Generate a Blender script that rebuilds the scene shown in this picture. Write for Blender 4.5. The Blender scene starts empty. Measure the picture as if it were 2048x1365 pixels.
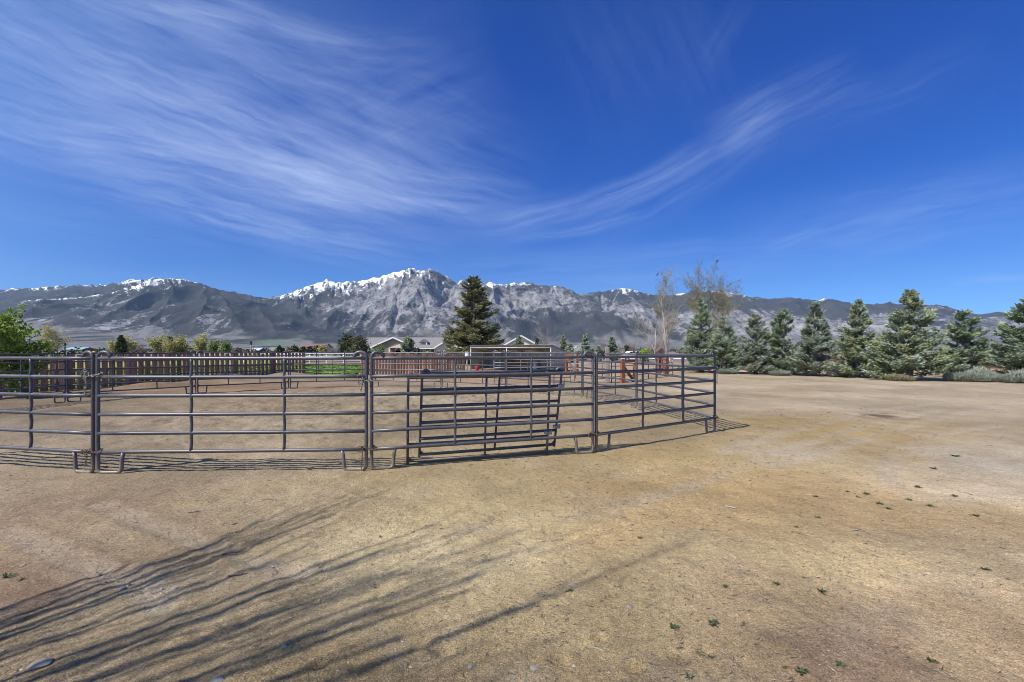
import bpy, bmesh, math, random
import numpy as np
from mathutils import Vector, Matrix, noise as mnoise

random.seed(7)
RS = np.random.RandomState(11)
SC = bpy.context.scene
COL = SC.collection
PI = math.pi
CAM_H = 1.62
F = 910.0

def gx(px, Y): return (px - 1024.0) / F * Y
def gz(py, Y): return CAM_H - (py - 701.0) / F * Y
def gy(py): return F * CAM_H / (py - 701.0)

# ------------------------------------------------------------------ materials
def rgb(r, g, b): return (r, g, b, 1.0)

def new_mat(name):
    m = bpy.data.materials.new(name)
    m.use_nodes = True
    nt = m.node_tree
    b = nt.nodes['Principled BSDF']
    return m, nt, b

def N(nt, typ, **kw):
    n = nt.nodes.new(typ)
    for k, v in kw.items():
        if k in ('operation', 'blend_type', 'data_type', 'noise_dimensions', 'attribute_name', 'feature', 'noise_type',
                 'interpolation_type', 'sky_type', 'musgrave_type', 'wave_type', 'use_clamp', 'clamp'):
            setattr(n, k, v)
        else:
            n.inputs[k].default_value = v
    return n

def L(nt, a, b): nt.links.new(a, b)

def ramp(nt, fac, stops):
    r = nt.nodes.new('ShaderNodeValToRGB')
    cr = r.color_ramp
    while len(cr.elements) < len(stops): cr.elements.new(0.5)
    for e, (p, c) in zip(cr.elements, stops):
        e.position = p
        e.color = c if len(c) == 4 else (*c, 1)
    L(nt, fac, r.inputs['Fac'])
    return r

def noisy(name, c1, c2, scale=6.0, rough=0.8, metallic=0.0, detail=5, bump=0.0, bscale=None, stretch=None, attr=None, attr_amt=0.5,
          p1=0.35, p2=0.65, spec=0.4):
    m, nt, b = new_mat(name)
    tc = N(nt, 'ShaderNodeTexCoord')
    src = tc.outputs['Object']
    if stretch:
        mp = nt.nodes.new('ShaderNodeMapping')
        mp.inputs['Scale'].default_value = stretch
        L(nt, src, mp.inputs['Vector']); src = mp.outputs['Vector']
    no = N(nt, 'ShaderNodeTexNoise', Scale=scale, Detail=detail, Roughness=0.65)
    L(nt, src, no.inputs['Vector'])
    r = ramp(nt, no.outputs['Fac'], [(p1, c1), (p2, c2)])
    out = r.outputs['Color']
    if attr:
        at = N(nt, 'ShaderNodeAttribute', attribute_name=attr)
        mm = N(nt, 'ShaderNodeMath', operation='MULTIPLY_ADD')
        mm.inputs[1].default_value = 2 * attr_amt; mm.inputs[2].default_value = 1 - attr_amt
        L(nt, at.outputs['Fac'], mm.inputs[0])
        mx = N(nt, 'ShaderNodeVectorMath', operation='SCALE')
        L(nt, out, mx.inputs[0]); L(nt, mm.outputs[0], mx.inputs['Scale'])
        out = mx.outputs[0]
    L(nt, out, b.inputs['Base Color'])
    b.inputs['Roughness'].default_value = rough
    b.inputs['Metallic'].default_value = metallic
    b.inputs['Specular IOR Level'].default_value = spec
    if bump:
        nb = N(nt, 'ShaderNodeTexNoise', Scale=bscale or scale * 4, Detail=4)
        L(nt, src, nb.inputs['Vector'])
        bp = N(nt, 'ShaderNodeBump', Strength=bump, Distance=0.01)
        L(nt, nb.outputs['Fac'], bp.inputs['Height']); L(nt, bp.outputs['Normal'], b.inputs['Normal'])
    return m

def foliage(name, dark, mid, tip, rough=0.7, transl=0.0, alt=None):
    """leaf colour varies per twig through the 'tint' attribute; alt is a second palette mixed in by patches"""
    m, nt, b = new_mat(name)
    at = N(nt, 'ShaderNodeAttribute', attribute_name='tint')
    r = ramp(nt, at.outputs['Fac'], [(0.0, dark), (0.5, mid), (1.0, tip)])
    out = r.outputs['Color']
    if alt:
        r2 = ramp(nt, at.outputs['Fac'], [(0.0, alt[0]), (0.5, alt[1]), (1.0, alt[2])])
        ge = N(nt, 'ShaderNodeNewGeometry'); no = N(nt, 'ShaderNodeTexNoise', Scale=1.1, Detail=4, Roughness=0.7); L(nt, ge.outputs['Position'], no.inputs['Vector'])
        f = ramp(nt, no.outputs['Fac'], [(0.42, (0, 0, 0)), (0.60, (1, 1, 1))])
        mx = N(nt, 'ShaderNodeMix', data_type='RGBA'); L(nt, f.outputs['Color'], mx.inputs[0]); L(nt, out, mx.inputs[6]); L(nt, r2.outputs['Color'], mx.inputs[7]); out = mx.outputs[2]
    L(nt, out, b.inputs['Base Color'])
    b.inputs['Roughness'].default_value = rough
    b.inputs['Specular IOR Level'].default_value = 0.25
    if transl:
        t = N(nt, 'ShaderNodeBsdfTranslucent')
        L(nt, out, t.inputs['Color'])
        mx = N(nt, 'ShaderNodeMixShader', Fac=transl)
        L(nt, b.outputs[0], mx.inputs[1]); L(nt, t.outputs[0], mx.inputs[2])
        L(nt, mx.outputs[0], nt.nodes['Material Output'].inputs['Surface'])
    return m

def pipe_mat(name, base, rough=0.40, metallic=0.35, rust=0.45):
    m, nt, b = new_mat(name)
    tc = N(nt, 'ShaderNodeTexCoord')
    geo = N(nt, 'ShaderNodeNewGeometry')
    n1 = N(nt, 'ShaderNodeTexNoise', Scale=9.0, Detail=6, Roughness=0.7)
    n2 = N(nt, 'ShaderNodeTexNoise', Scale=2.2, Detail=4, Roughness=0.6)
    n3 = N(nt, 'ShaderNodeTexNoise', Scale=45.0, Detail=4, Roughness=0.7)
    for n in (n1, n2, n3): L(nt, geo.outputs['Position'], n.inputs['Vector'])
    c1 = ramp(nt, n1.outputs['Fac'], [(0.3, tuple(v * 0.72 for v in base)), (0.7, tuple(v * 1.2 for v in base))])
    oi = nt.nodes.new('ShaderNodeObjectInfo'); om = N(nt, 'ShaderNodeMath', operation='MULTIPLY_ADD'); L(nt, oi.outputs['Random'], om.inputs[0]); om.inputs[1].default_value = 0.36; om.inputs[2].default_value = 0.82
    ov = N(nt, 'ShaderNodeVectorMath', operation='SCALE'); L(nt, c1.outputs['Color'], ov.inputs[0]); L(nt, om.outputs[0], ov.inputs['Scale'])
    f = ramp(nt, n2.outputs['Fac'], [(0.50, (0, 0, 0)), (0.72, (1, 1, 1))])
    f3 = ramp(nt, n3.outputs['Fac'], [(0.50, (0, 0, 0)), (0.68, (1, 1, 1))])
    mu = N(nt, 'ShaderNodeMath', operation='MULTIPLY'); L(nt, f.outputs['Color'], mu.inputs[0]); L(nt, f3.outputs['Color'], mu.inputs[1])
    mu2 = N(nt, 'ShaderNodeMath', operation='MULTIPLY'); L(nt, mu.outputs[0], mu2.inputs[0]); mu2.inputs[1].default_value = rust
    mx = N(nt, 'ShaderNodeMix', data_type='RGBA')
    L(nt, mu2.outputs[0], mx.inputs[0]); L(nt, ov.outputs[0], mx.inputs[6]); mx.inputs[7].default_value = rgb(0.17, 0.10, 0.065)
    sz = nt.nodes.new('ShaderNodeSeparateXYZ'); L(nt, geo.outputs['Position'], sz.inputs[0])
    zr = N(nt, 'ShaderNodeMapRange'); zr.inputs['From Min'].default_value = 0.34; zr.inputs['From Max'].default_value = 0.02; L(nt, sz.outputs['Z'], zr.inputs['Value'])
    zn = N(nt, 'ShaderNodeMath', operation='MULTIPLY'); L(nt, zr.outputs[0], zn.inputs[0]); L(nt, n1.outputs['Fac'], zn.inputs[1])
    zm = N(nt, 'ShaderNodeMath', operation='MULTIPLY', use_clamp=True); L(nt, zn.outputs[0], zm.inputs[0]); zm.inputs[1].default_value = 1.5
    md = N(nt, 'ShaderNodeMix', data_type='RGBA'); L(nt, zm.outputs[0], md.inputs[0]); L(nt, mx.outputs[2], md.inputs[6]); md.inputs[7].default_value = rgb(0.24, 0.19, 0.14)
    L(nt, md.outputs[2], b.inputs['Base Color'])
    mm_ = N(nt, 'ShaderNodeMath', operation='MULTIPLY_ADD'); L(nt, zm.outputs[0], mm_.inputs[0]); mm_.inputs[1].default_value = -metallic; mm_.inputs[2].default_value = metallic; L(nt, mm_.outputs[0], b.inputs['Metallic'])
    rr = N(nt, 'ShaderNodeMapRange'); rr.inputs['To Min'].default_value = rough - 0.1; rr.inputs['To Max'].default_value = rough + 0.22
    L(nt, n1.outputs['Fac'], rr.inputs['Value']); L(nt, rr.outputs[0], b.inputs['Roughness'])
    bp = N(nt, 'ShaderNodeBump', Strength=0.12, Distance=0.004)
    L(nt, n3.outputs['Fac'], bp.inputs['Height']); L(nt, bp.outputs['Normal'], b.inputs['Normal'])
    return m

M = {}
M['pipe'] = pipe_mat('grey_pipe_paint', (0.098, 0.099, 0.113))
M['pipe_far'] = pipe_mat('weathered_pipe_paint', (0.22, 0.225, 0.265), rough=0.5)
M['gate_pipe'] = pipe_mat('gate_pipe_paint', (0.105, 0.108, 0.13), rough=0.45)
M['galv'] = noisy('galvanised_steel', (0.30, 0.31, 0.32), (0.48, 0.49, 0.50), 14, 0.45, 0.7)
M['chain'] = noisy('chain_steel', (0.10, 0.09, 0.09), (0.35, 0.34, 0.33), 60, 0.5, 0.8)
M['rusty_chain'] = noisy('rusty_chain_steel', (0.11, 0.06, 0.035), (0.26, 0.18, 0.13), 60, 0.75, 0.3)
M['yellow'] = noisy('yellow_plastic', (0.55, 0.30, 0.02), (0.62, 0.38, 0.04), 20, 0.5)
M['fence_wood'] = noisy('stained_cedar', (0.27, 0.125, 0.075), (0.46, 0.285, 0.20), 3.0, 0.85, stretch=(9, 9, 0.8), attr='tint', attr_amt=0.55, bump=0.3, bscale=14)
M['red_wood'] = noisy('red_stained_timber', (0.19, 0.052, 0.022), (0.34, 0.115, 0.045), 4.0, 0.75, stretch=(7, 7, 0.7), bump=0.3, bscale=12)
M['old_red_wood'] = noisy('aged_red_timber', (0.10, 0.045, 0.03), (0.19, 0.09, 0.06), 4.0, 0.85, stretch=(7, 7, 0.7))
M['grey_wood'] = noisy('weathered_timber', (0.17, 0.145, 0.125), (0.34, 0.30, 0.265), 4.0, 0.9, stretch=(8, 8, 0.6), bump=0.4, bscale=12)
M['brown_board'] = noisy('brown_boards', (0.20, 0.085, 0.04), (0.33, 0.16, 0.085), 2.0, 0.8, stretch=(0.6, 6, 6))
M['white_paint'] = noisy('white_vinyl', (0.74, 0.74, 0.74), (0.84, 0.84, 0.83), 3.0, 0.5)
M['bark'] = noisy('grey_bark', (0.11, 0.09, 0.075), (0.26, 0.22, 0.185), 5.0, 0.9, stretch=(4, 4, 1), bump=0.5)
M['pale_bark'] = noisy('pale_bark', (0.29, 0.255, 0.225), (0.47, 0.425, 0.375), 5.0, 0.9)
M['brown_twig'] = noisy('brown_twigs', (0.17, 0.11, 0.085), (0.30, 0.21, 0.17), 5.0, 0.9)
M['grey_twig'] = noisy('grey_twigs', (0.24, 0.21, 0.19), (0.40, 0.36, 0.33), 5.0, 0.9)
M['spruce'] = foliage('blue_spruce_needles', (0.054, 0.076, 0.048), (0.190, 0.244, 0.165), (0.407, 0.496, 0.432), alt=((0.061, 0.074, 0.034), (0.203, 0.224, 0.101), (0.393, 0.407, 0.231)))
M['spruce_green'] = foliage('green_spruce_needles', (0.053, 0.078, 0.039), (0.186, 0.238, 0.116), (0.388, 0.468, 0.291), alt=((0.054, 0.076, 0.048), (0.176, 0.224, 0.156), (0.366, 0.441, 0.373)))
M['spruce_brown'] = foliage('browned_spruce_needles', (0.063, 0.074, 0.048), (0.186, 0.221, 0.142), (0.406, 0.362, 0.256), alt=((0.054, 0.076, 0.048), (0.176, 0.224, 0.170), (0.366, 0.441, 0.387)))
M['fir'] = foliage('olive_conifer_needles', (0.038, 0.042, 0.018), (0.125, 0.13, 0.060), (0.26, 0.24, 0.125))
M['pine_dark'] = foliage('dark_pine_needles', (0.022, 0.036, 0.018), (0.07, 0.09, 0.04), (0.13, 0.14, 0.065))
M['leaf_bright'] = foliage('bright_spring_leaves', (0.11, 0.19, 0.016), (0.28, 0.41, 0.04), (0.50, 0.58, 0.10), transl=0.4)
M['leaf_left'] = foliage('spring_leaves', (0.075, 0.13, 0.014), (0.20, 0.30, 0.04), (0.40, 0.47, 0.10), transl=0.35)
M['leaf_olive'] = foliage('olive_buds', (0.11, 0.11, 0.045), (0.23, 0.225, 0.095), (0.38, 0.34, 0.16), transl=0.2)
M['leaf_yellow'] = foliage('yellow_green_catkins', (0.24, 0.235, 0.085), (0.44, 0.42, 0.16), (0.60, 0.54, 0.24), transl=0.35)
M['leaf_tan'] = foliage('tan_buds', (0.27, 0.20, 0.11), (0.46, 0.36, 0.20), (0.58, 0.49, 0.30), transl=0.3)
M['leaf_green'] = foliage('mid_green_leaves', (0.075, 0.12, 0.03), (0.19, 0.26, 0.08), (0.31, 0.37, 0.14), transl=0.3)
M['leaf_weed'] = foliage('weed_leaves', (0.025, 0.04, 0.018), (0.055, 0.08, 0.032), (0.12, 0.15, 0.06), transl=0.1)
M['sage'] = foliage('sagebrush_leaves', (0.10, 0.115, 0.085), (0.22, 0.24, 0.195), (0.37, 0.385, 0.335))
M['sage_dry'] = foliage('dry_brush', (0.10, 0.09, 0.05), (0.20, 0.185, 0.10), (0.32, 0.29, 0.18))
M['grass'] = foliage('lawn_blades', (0.07, 0.14, 0.015), (0.16, 0.28, 0.035), (0.28, 0.42, 0.07), transl=0.25)
M['scrub'] = foliage('distant_scrub_leaves', (0.03, 0.04, 0.025), (0.075, 0.085, 0.055), (0.15, 0.14, 0.10))
M['roof_grey'] = noisy('grey_shingles', (0.16, 0.15, 0.145), (0.25, 0.235, 0.225), 3.0, 0.9, bump=0.4, bscale=30)
M['roof_red'] = noisy('red_roofing', (0.17, 0.09, 0.085), (0.24, 0.13, 0.125), 2.0, 0.8)
M['roof_blue'] = noisy('pale_metal_roofing', (0.42, 0.47, 0.52), (0.55, 0.60, 0.64), 2.0, 0.5)
M['roof_teal'] = noisy('teal_roofing', (0.20, 0.36, 0.34), (0.26, 0.43, 0.41), 2.0, 0.6)
M['wall_beige'] = noisy('beige_stucco', (0.42, 0.36, 0.27), (0.52, 0.45, 0.34), 2.0, 0.9, bump=0.2, bscale=20)
M['wall_taupe'] = noisy('taupe_siding', (0.17, 0.155, 0.13), (0.22, 0.20, 0.17), 2.0, 0.9)
M['wall_cream'] = noisy('cream_stucco', (0.60, 0.52, 0.40), (0.72, 0.63, 0.50), 2.0, 0.9)
M['wall_dark'] = noisy('dark_siding', (0.045, 0.05, 0.06), (0.08, 0.085, 0.1), 2.0, 0.85)
M['brick'] = noisy('red_brick', (0.21, 0.075, 0.05), (0.32, 0.14, 0.10), 9.0, 0.9)
M['trim'] = noisy('white_trim', (0.70, 0.69, 0.66), (0.80, 0.79, 0.76), 3.0, 0.6)
M['shed_metal'] = noisy('corrugated_sheet', (0.34, 0.34, 0.31), (0.46, 0.46, 0.42), 1.5, 0.55, 0.25)
M['shed_pipe'] = noisy('shed_pipe_paint', (0.33, 0.33, 0.32), (0.46, 0.46, 0.45), 4, 0.55, 0.2)
M['rubber'] = noisy('black_rubber', (0.012, 0.012, 0.012), (0.03, 0.03, 0.03), 8, 0.8)
M['dark_plastic'] = noisy('dark_plastic', (0.012, 0.012, 0.014), (0.025, 0.025, 0.028), 8, 0.6)
M['red_plastic'] = noisy('red_plastic', (0.50, 0.015, 0.03), (0.62, 0.03, 0.05), 8, 0.5)
M['car_white'] = noisy('white_car_paint', (0.74, 0.74, 0.74), (0.80, 0.80, 0.80), 2, 0.25)
M['stone_pale'] = noisy('pale_stone', (0.22, 0.20, 0.18), (0.36, 0.34, 0.31), 25, 0.9, bump=0.6)
M['stone_grey'] = noisy('grey_stone', (0.15, 0.15, 0.16), (0.27, 0.27, 0.28), 25, 0.85, bump=0.4)
M['stone_tan'] = noisy('tan_stone', (0.26, 0.19, 0.12), (0.40, 0.31, 0.21), 25, 0.85, bump=0.4)
M['gravel'] = foliage('gravel_bits', (0.07, 0.065, 0.065), (0.25, 0.20, 0.145), (0.55, 0.50, 0.43), rough=0.9)
M['stick'] = noisy('dead_stick', (0.09, 0.065, 0.05), (0.20, 0.155, 0.12), 20, 0.9)
M['stick_pale'] = noisy('bleached_stick', (0.30, 0.27, 0.23), (0.46, 0.42, 0.37), 20, 0.9)
M['feather'] = noisy('black_feathers', (0.006, 0.006, 0.007), (0.015, 0.015, 0.017), 10, 0.6)
def glass_mat():
    m, nt, b = new_mat('window_glass')
    b.inputs['Base Color'].default_value = rgb(0.03, 0.04, 0.05)
    b.inputs['Roughness'].default_value = 0.08
    b.inputs['Specular IOR Level'].default_value = 0.8
    return m
M['glass'] = glass_mat()

# ------------------------------------------------------------------ mesh helpers
class Geo:
    def __init__(s):
        s.v = []; s.f = {}; s.t = []; s.n = 0
    def add(s, verts, faces, tint=None):
        verts = np.asarray(verts, float).reshape(-1, 3)
        fl = faces if isinstance(faces, (list, tuple)) and len(faces) and isinstance(faces[0], np.ndarray) else [np.asarray(faces, int)]
        for fa in fl:
            fa = np.asarray(fa, int)
            if fa.size == 0: continue
            s.f.setdefault(fa.shape[1], []).append(fa + s.n)
        s.v.append(verts); s.n += len(verts)
        if tint is None: tint = 0.5
        s.t.append(np.broadcast_to(np.asarray(tint, float), (len(verts),)))
        return s
    def obj(s, name, mat, parent=None, smooth=False, tint=False):
        V = np.concatenate(s.v) if s.v else np.zeros((0, 3))
        me = bpy.data.meshes.new(name)
        loops = []; starts = []; totals = []; off = 0
        for k, lst in s.f.items():
            A = np.concatenate(lst)
            loops.append(A.ravel()); starts.append(off + np.arange(len(A)) * k); totals.append(np.full(len(A), k)); off += A.size
        lo = np.concatenate(loops).astype(np.int32)
        me.vertices.add(len(V)); me.vertices.foreach_set('co', V.astype(np.float32).ravel())
        me.loops.add(len(lo)); me.loops.foreach_set('vertex_index', lo)
        st = np.concatenate(starts).astype(np.int32)
        me.polygons.add(len(st)); me.polygons.foreach_set('loop_start', st)
        me.polygons.foreach_set('loop_total', np.concatenate(totals).astype(np.int32))
        me.polygons.foreach_set('use_smooth', np.full(len(st), smooth))
        if tint:
            a = me.attributes.new('tint', 'FLOAT', 'POINT')
            a.data.foreach_set('value', np.clip(np.concatenate(s.t), 0, 1).astype(np.float32))
        me.update(calc_edges=True); me.validate()
        me.materials.append(mat)
        o = bpy.data.objects.new(name, me)
        COL.objects.link(o)
        if parent is not None: o.parent = parent
        return o

def add_box(g, c, size, rot=None, tint=None):
    x, y, z = [v / 2 for v in size]
    V = np.array([[-x, -y, -z], [x, -y, -z], [x, y, -z], [-x, y, -z], [-x, -y, z], [x, -y, z], [x, y, z], [-x, y, z]])
    if rot is not None:
        V = V @ np.array(rot).T
    V = V + np.array(c)
    Fc = np.array([[0, 3, 2, 1], [4, 5, 6, 7], [0, 1, 5, 4], [1, 2, 6, 5], [2, 3, 7, 6], [3, 0, 4, 7]])
    g.add(V, Fc, tint); return g

def rotz(a):
    c, s = math.cos(a), math.sin(a)
    return np.array([[c, -s, 0], [s, c, 0], [0, 0, 1.0]])

def add_bar(g, a, b, w, h, tint=None):
    """box beam from a to b"""
    a = np.array(a, float); b = np.array(b, float); d = b - a; Ln = np.linalg.norm(d); d /= Ln
    up = np.array([0, 0, 1.0]) if abs(d[2]) < 0.95 else np.array([0, 1.0, 0])
    s = np.cross(up, d); s /= np.linalg.norm(s); u = np.cross(d, s)
    R = np.stack([d, s, u], 1)
    add_box(g, (a + b) / 2, (Ln, w, h), R, tint); return g

def add_tube(g, pts, r, sides=10, cap=True, tint=None, ry=None):
    P = np.asarray(pts, float); n = len(P)
    R = np.broadcast_to(np.asarray(r, float), (n,))
    T = np.zeros_like(P); T[1:-1] = P[2:] - P[:-2]; T[0] = P[1] - P[0]; T[-1] = P[-1] - P[-2]
    T /= np.linalg.norm(T, axis=1)[:, None] + 1e-12
    up = np.array([0, 0, 1.0]) if abs(T[0, 2]) < 0.9 else np.array([0, 1.0, 0])
    u = np.cross(up, T[0]); u /= np.linalg.norm(u)
    rings = []; ang = np.arange(sides) * 2 * PI / sides
    ca, sa = np.cos(ang)[:, None], np.sin(ang)[:, None]
    for i in range(n):
        u = u - T[i] * np.dot(u, T[i]); u /= np.linalg.norm(u) + 1e-12
        w = np.cross(T[i], u)
        rings.append(P[i] + R[i] * (ca * u + sa * w))
    V = np.concatenate(rings)
    i = np.arange(n - 1)[:, None] * sides; j = np.arange(sides)[None, :]; k = (j + 1) % sides
    Q = np.stack([i + j, i + k, i + sides + k, i + sides + j], -1).reshape(-1, 4)
    fl = [Q]
    if cap:
        V = np.concatenate([V, P[:1], P[-1:]])
        a, b = n * sides, n * sides + 1
        jj = np.arange(sides)
        fl.append(np.concatenate([np.stack([np.full(sides, a), (jj + 1) % sides, jj], 1),
                                  np.stack([np.full(sides, b), (n - 1) * sides + jj, (n - 1) * sides + (jj + 1) % sides], 1)]))
    g.add(V, fl, tint); return g

def spindles(g, P, D, Ln, r, tint):
    """many small tapered twigs of needles: P base, D unit dir"""
    n = len(P)
    a = np.where(np.abs(D[:, 2:3]) < 0.9, np.array([[0, 0, 1.0]]), np.array([[1.0, 0, 0]]))
    u = np.cross(a, D); u /= np.linalg.norm(u, axis=1)[:, None]; w = np.cross(D, u)
    Ln = np.broadcast_to(Ln, (n,))[:, None]; r = np.broadcast_to(r, (n,))[:, None]
    mid = P + D * Ln * 0.35
    vs = [P]
    for k in range(3):
        th = k * 2 * PI / 3
        vs.append(mid + r * (math.cos(th) * u + math.sin(th) * w))
    vs.append(P + D * Ln)
    V = np.stack(vs, 1).reshape(-1, 3)
    base = np.arange(n)[:, None, None] * 5
    T = np.array([[0, 2, 1], [0, 3, 2], [0, 1, 3], [4, 1, 2], [4, 2, 3], [4, 3, 1]])[None]
    g.add(V, (base + T).reshape(-1, 3), np.repeat(np.broadcast_to(tint, (n,)), 5))

def leaves(g, C, size, tint, rs, flat=0.0):
    """many small folded diamond leaves"""
    n = len(C)
    d = rs.normal(size=(n, 3)); d[:, 2] *= (1 - flat); d /= np.linalg.norm(d, axis=1)[:, None]
    e = rs.normal(size=(n, 3)); e -= d * np.sum(d * e, 1)[:, None]; e /= np.linalg.norm(e, axis=1)[:, None]
    nn = np.cross(d, e)
    s = np.broadcast_to(size, (n,))[:, None]
    V = np.stack([C - d * s, C + e * s * 0.55 + nn * s * 0.15, C + d * s, C - e * s * 0.55 + nn * s * 0.15], 1).reshape(-1, 3)
    b = np.arange(n)[:, None] * 4
    g.add(V, b + np.arange(4)[None], np.repeat(np.broadcast_to(tint, (n,)), 4))

def empty(name, loc=(0, 0, 0), rz=0.0):
    o = bpy.data.objects.new(name, None); COL.objects.link(o)
    o.location = loc; o.rotation_euler = (0, 0, rz); o.empty_display_size = 0.2
    return o

def tag(o, label, cat, group=None, kind=None):
    if label: o['label'] = label
    if cat: o['category'] = cat
    if group: o['group'] = group
    if kind: o['kind'] = kind
    return o

KIDS = {}
def kids(o): return [c for c in COL.objects if c.parent == o]
def copy_tree(o, parent=None):
    c = o.copy(); COL.objects.link(c)
    if parent is not None: c.parent = parent
    for ch in kids(o): copy_tree(ch, c)
    return c

def fbm(x, y, seed=0.0, octv=4, lac=2.0, gain=0.5):
    out = np.zeros_like(x); a = 1.0; f = 1.0
    for k in range(octv):
        out += a * vnoise(x * f + seed * 17.3 + k * 31.7, y * f - seed * 9.1 + k * 11.3)
        a *= gain; f *= lac
    return out

_perm = np.random.RandomState(5).rand(65536)
def _h(ix, iy):
    return _perm[((ix * 73856093) ^ (iy * 19349663)) & 65535]
def vnoise(x, y):
    """value noise -1..1, numpy"""
    x0 = np.floor(x).astype(np.int64); y0 = np.floor(y).astype(np.int64)
    fx = x - x0; fy = y - y0
    fx = fx * fx * fx * (fx * (fx * 6 - 15) + 10); fy = fy * fy * fy * (fy * (fy * 6 - 15) + 10)
    a = _h(x0, y0); b = _h(x0 + 1, y0); c = _h(x0, y0 + 1); d = _h(x0 + 1, y0 + 1)
    return ((a * (1 - fx) + b * fx) * (1 - fy) + (c * (1 - fx) + d * fx) * fy) * 2 - 1
def sstep(x, a, b):
    t = np.clip((x - a) / (b - a), 0, 1); return t * t * (3 - 2 * t)

# ------------------------------------------------------------------ camera, sun, sky
cam = bpy.data.cameras.new('camera')
cam.lens = F / 2048 * 36.0; cam.sensor_width = 36.0; cam.sensor_fit = 'HORIZONTAL'
cam.shift_y = 18.5 / 2048
cam.clip_start = 0.05; cam.clip_end = 80000
co = bpy.data.objects.new('camera', cam); COL.objects.link(co)
co.location = (0, 0, CAM_H); co.rotation_euler = (PI / 2, 0, 0)
SC.camera = co

SUN_EL = math.radians(50.0)
SUN_H = np.array([-0.82, -0.572]); SUN_H = SUN_H / np.linalg.norm(SUN_H)
sun_dir = Vector((SUN_H[0] * math.cos(SUN_EL), SUN_H[1] * math.cos(SUN_EL), math.sin(SUN_EL)))
sl = bpy.data.lights.new('sun', 'SUN'); sl.energy = 4.2; sl.angle = math.radians(0.42); sl.color = (1.0, 0.955, 0.89)
so = bpy.data.objects.new('sun', sl); COL.objects.link(so)
so.rotation_euler = sun_dir.to_track_quat('Z', 'Y').to_euler(); so.location = (0, 0, 30)

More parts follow.
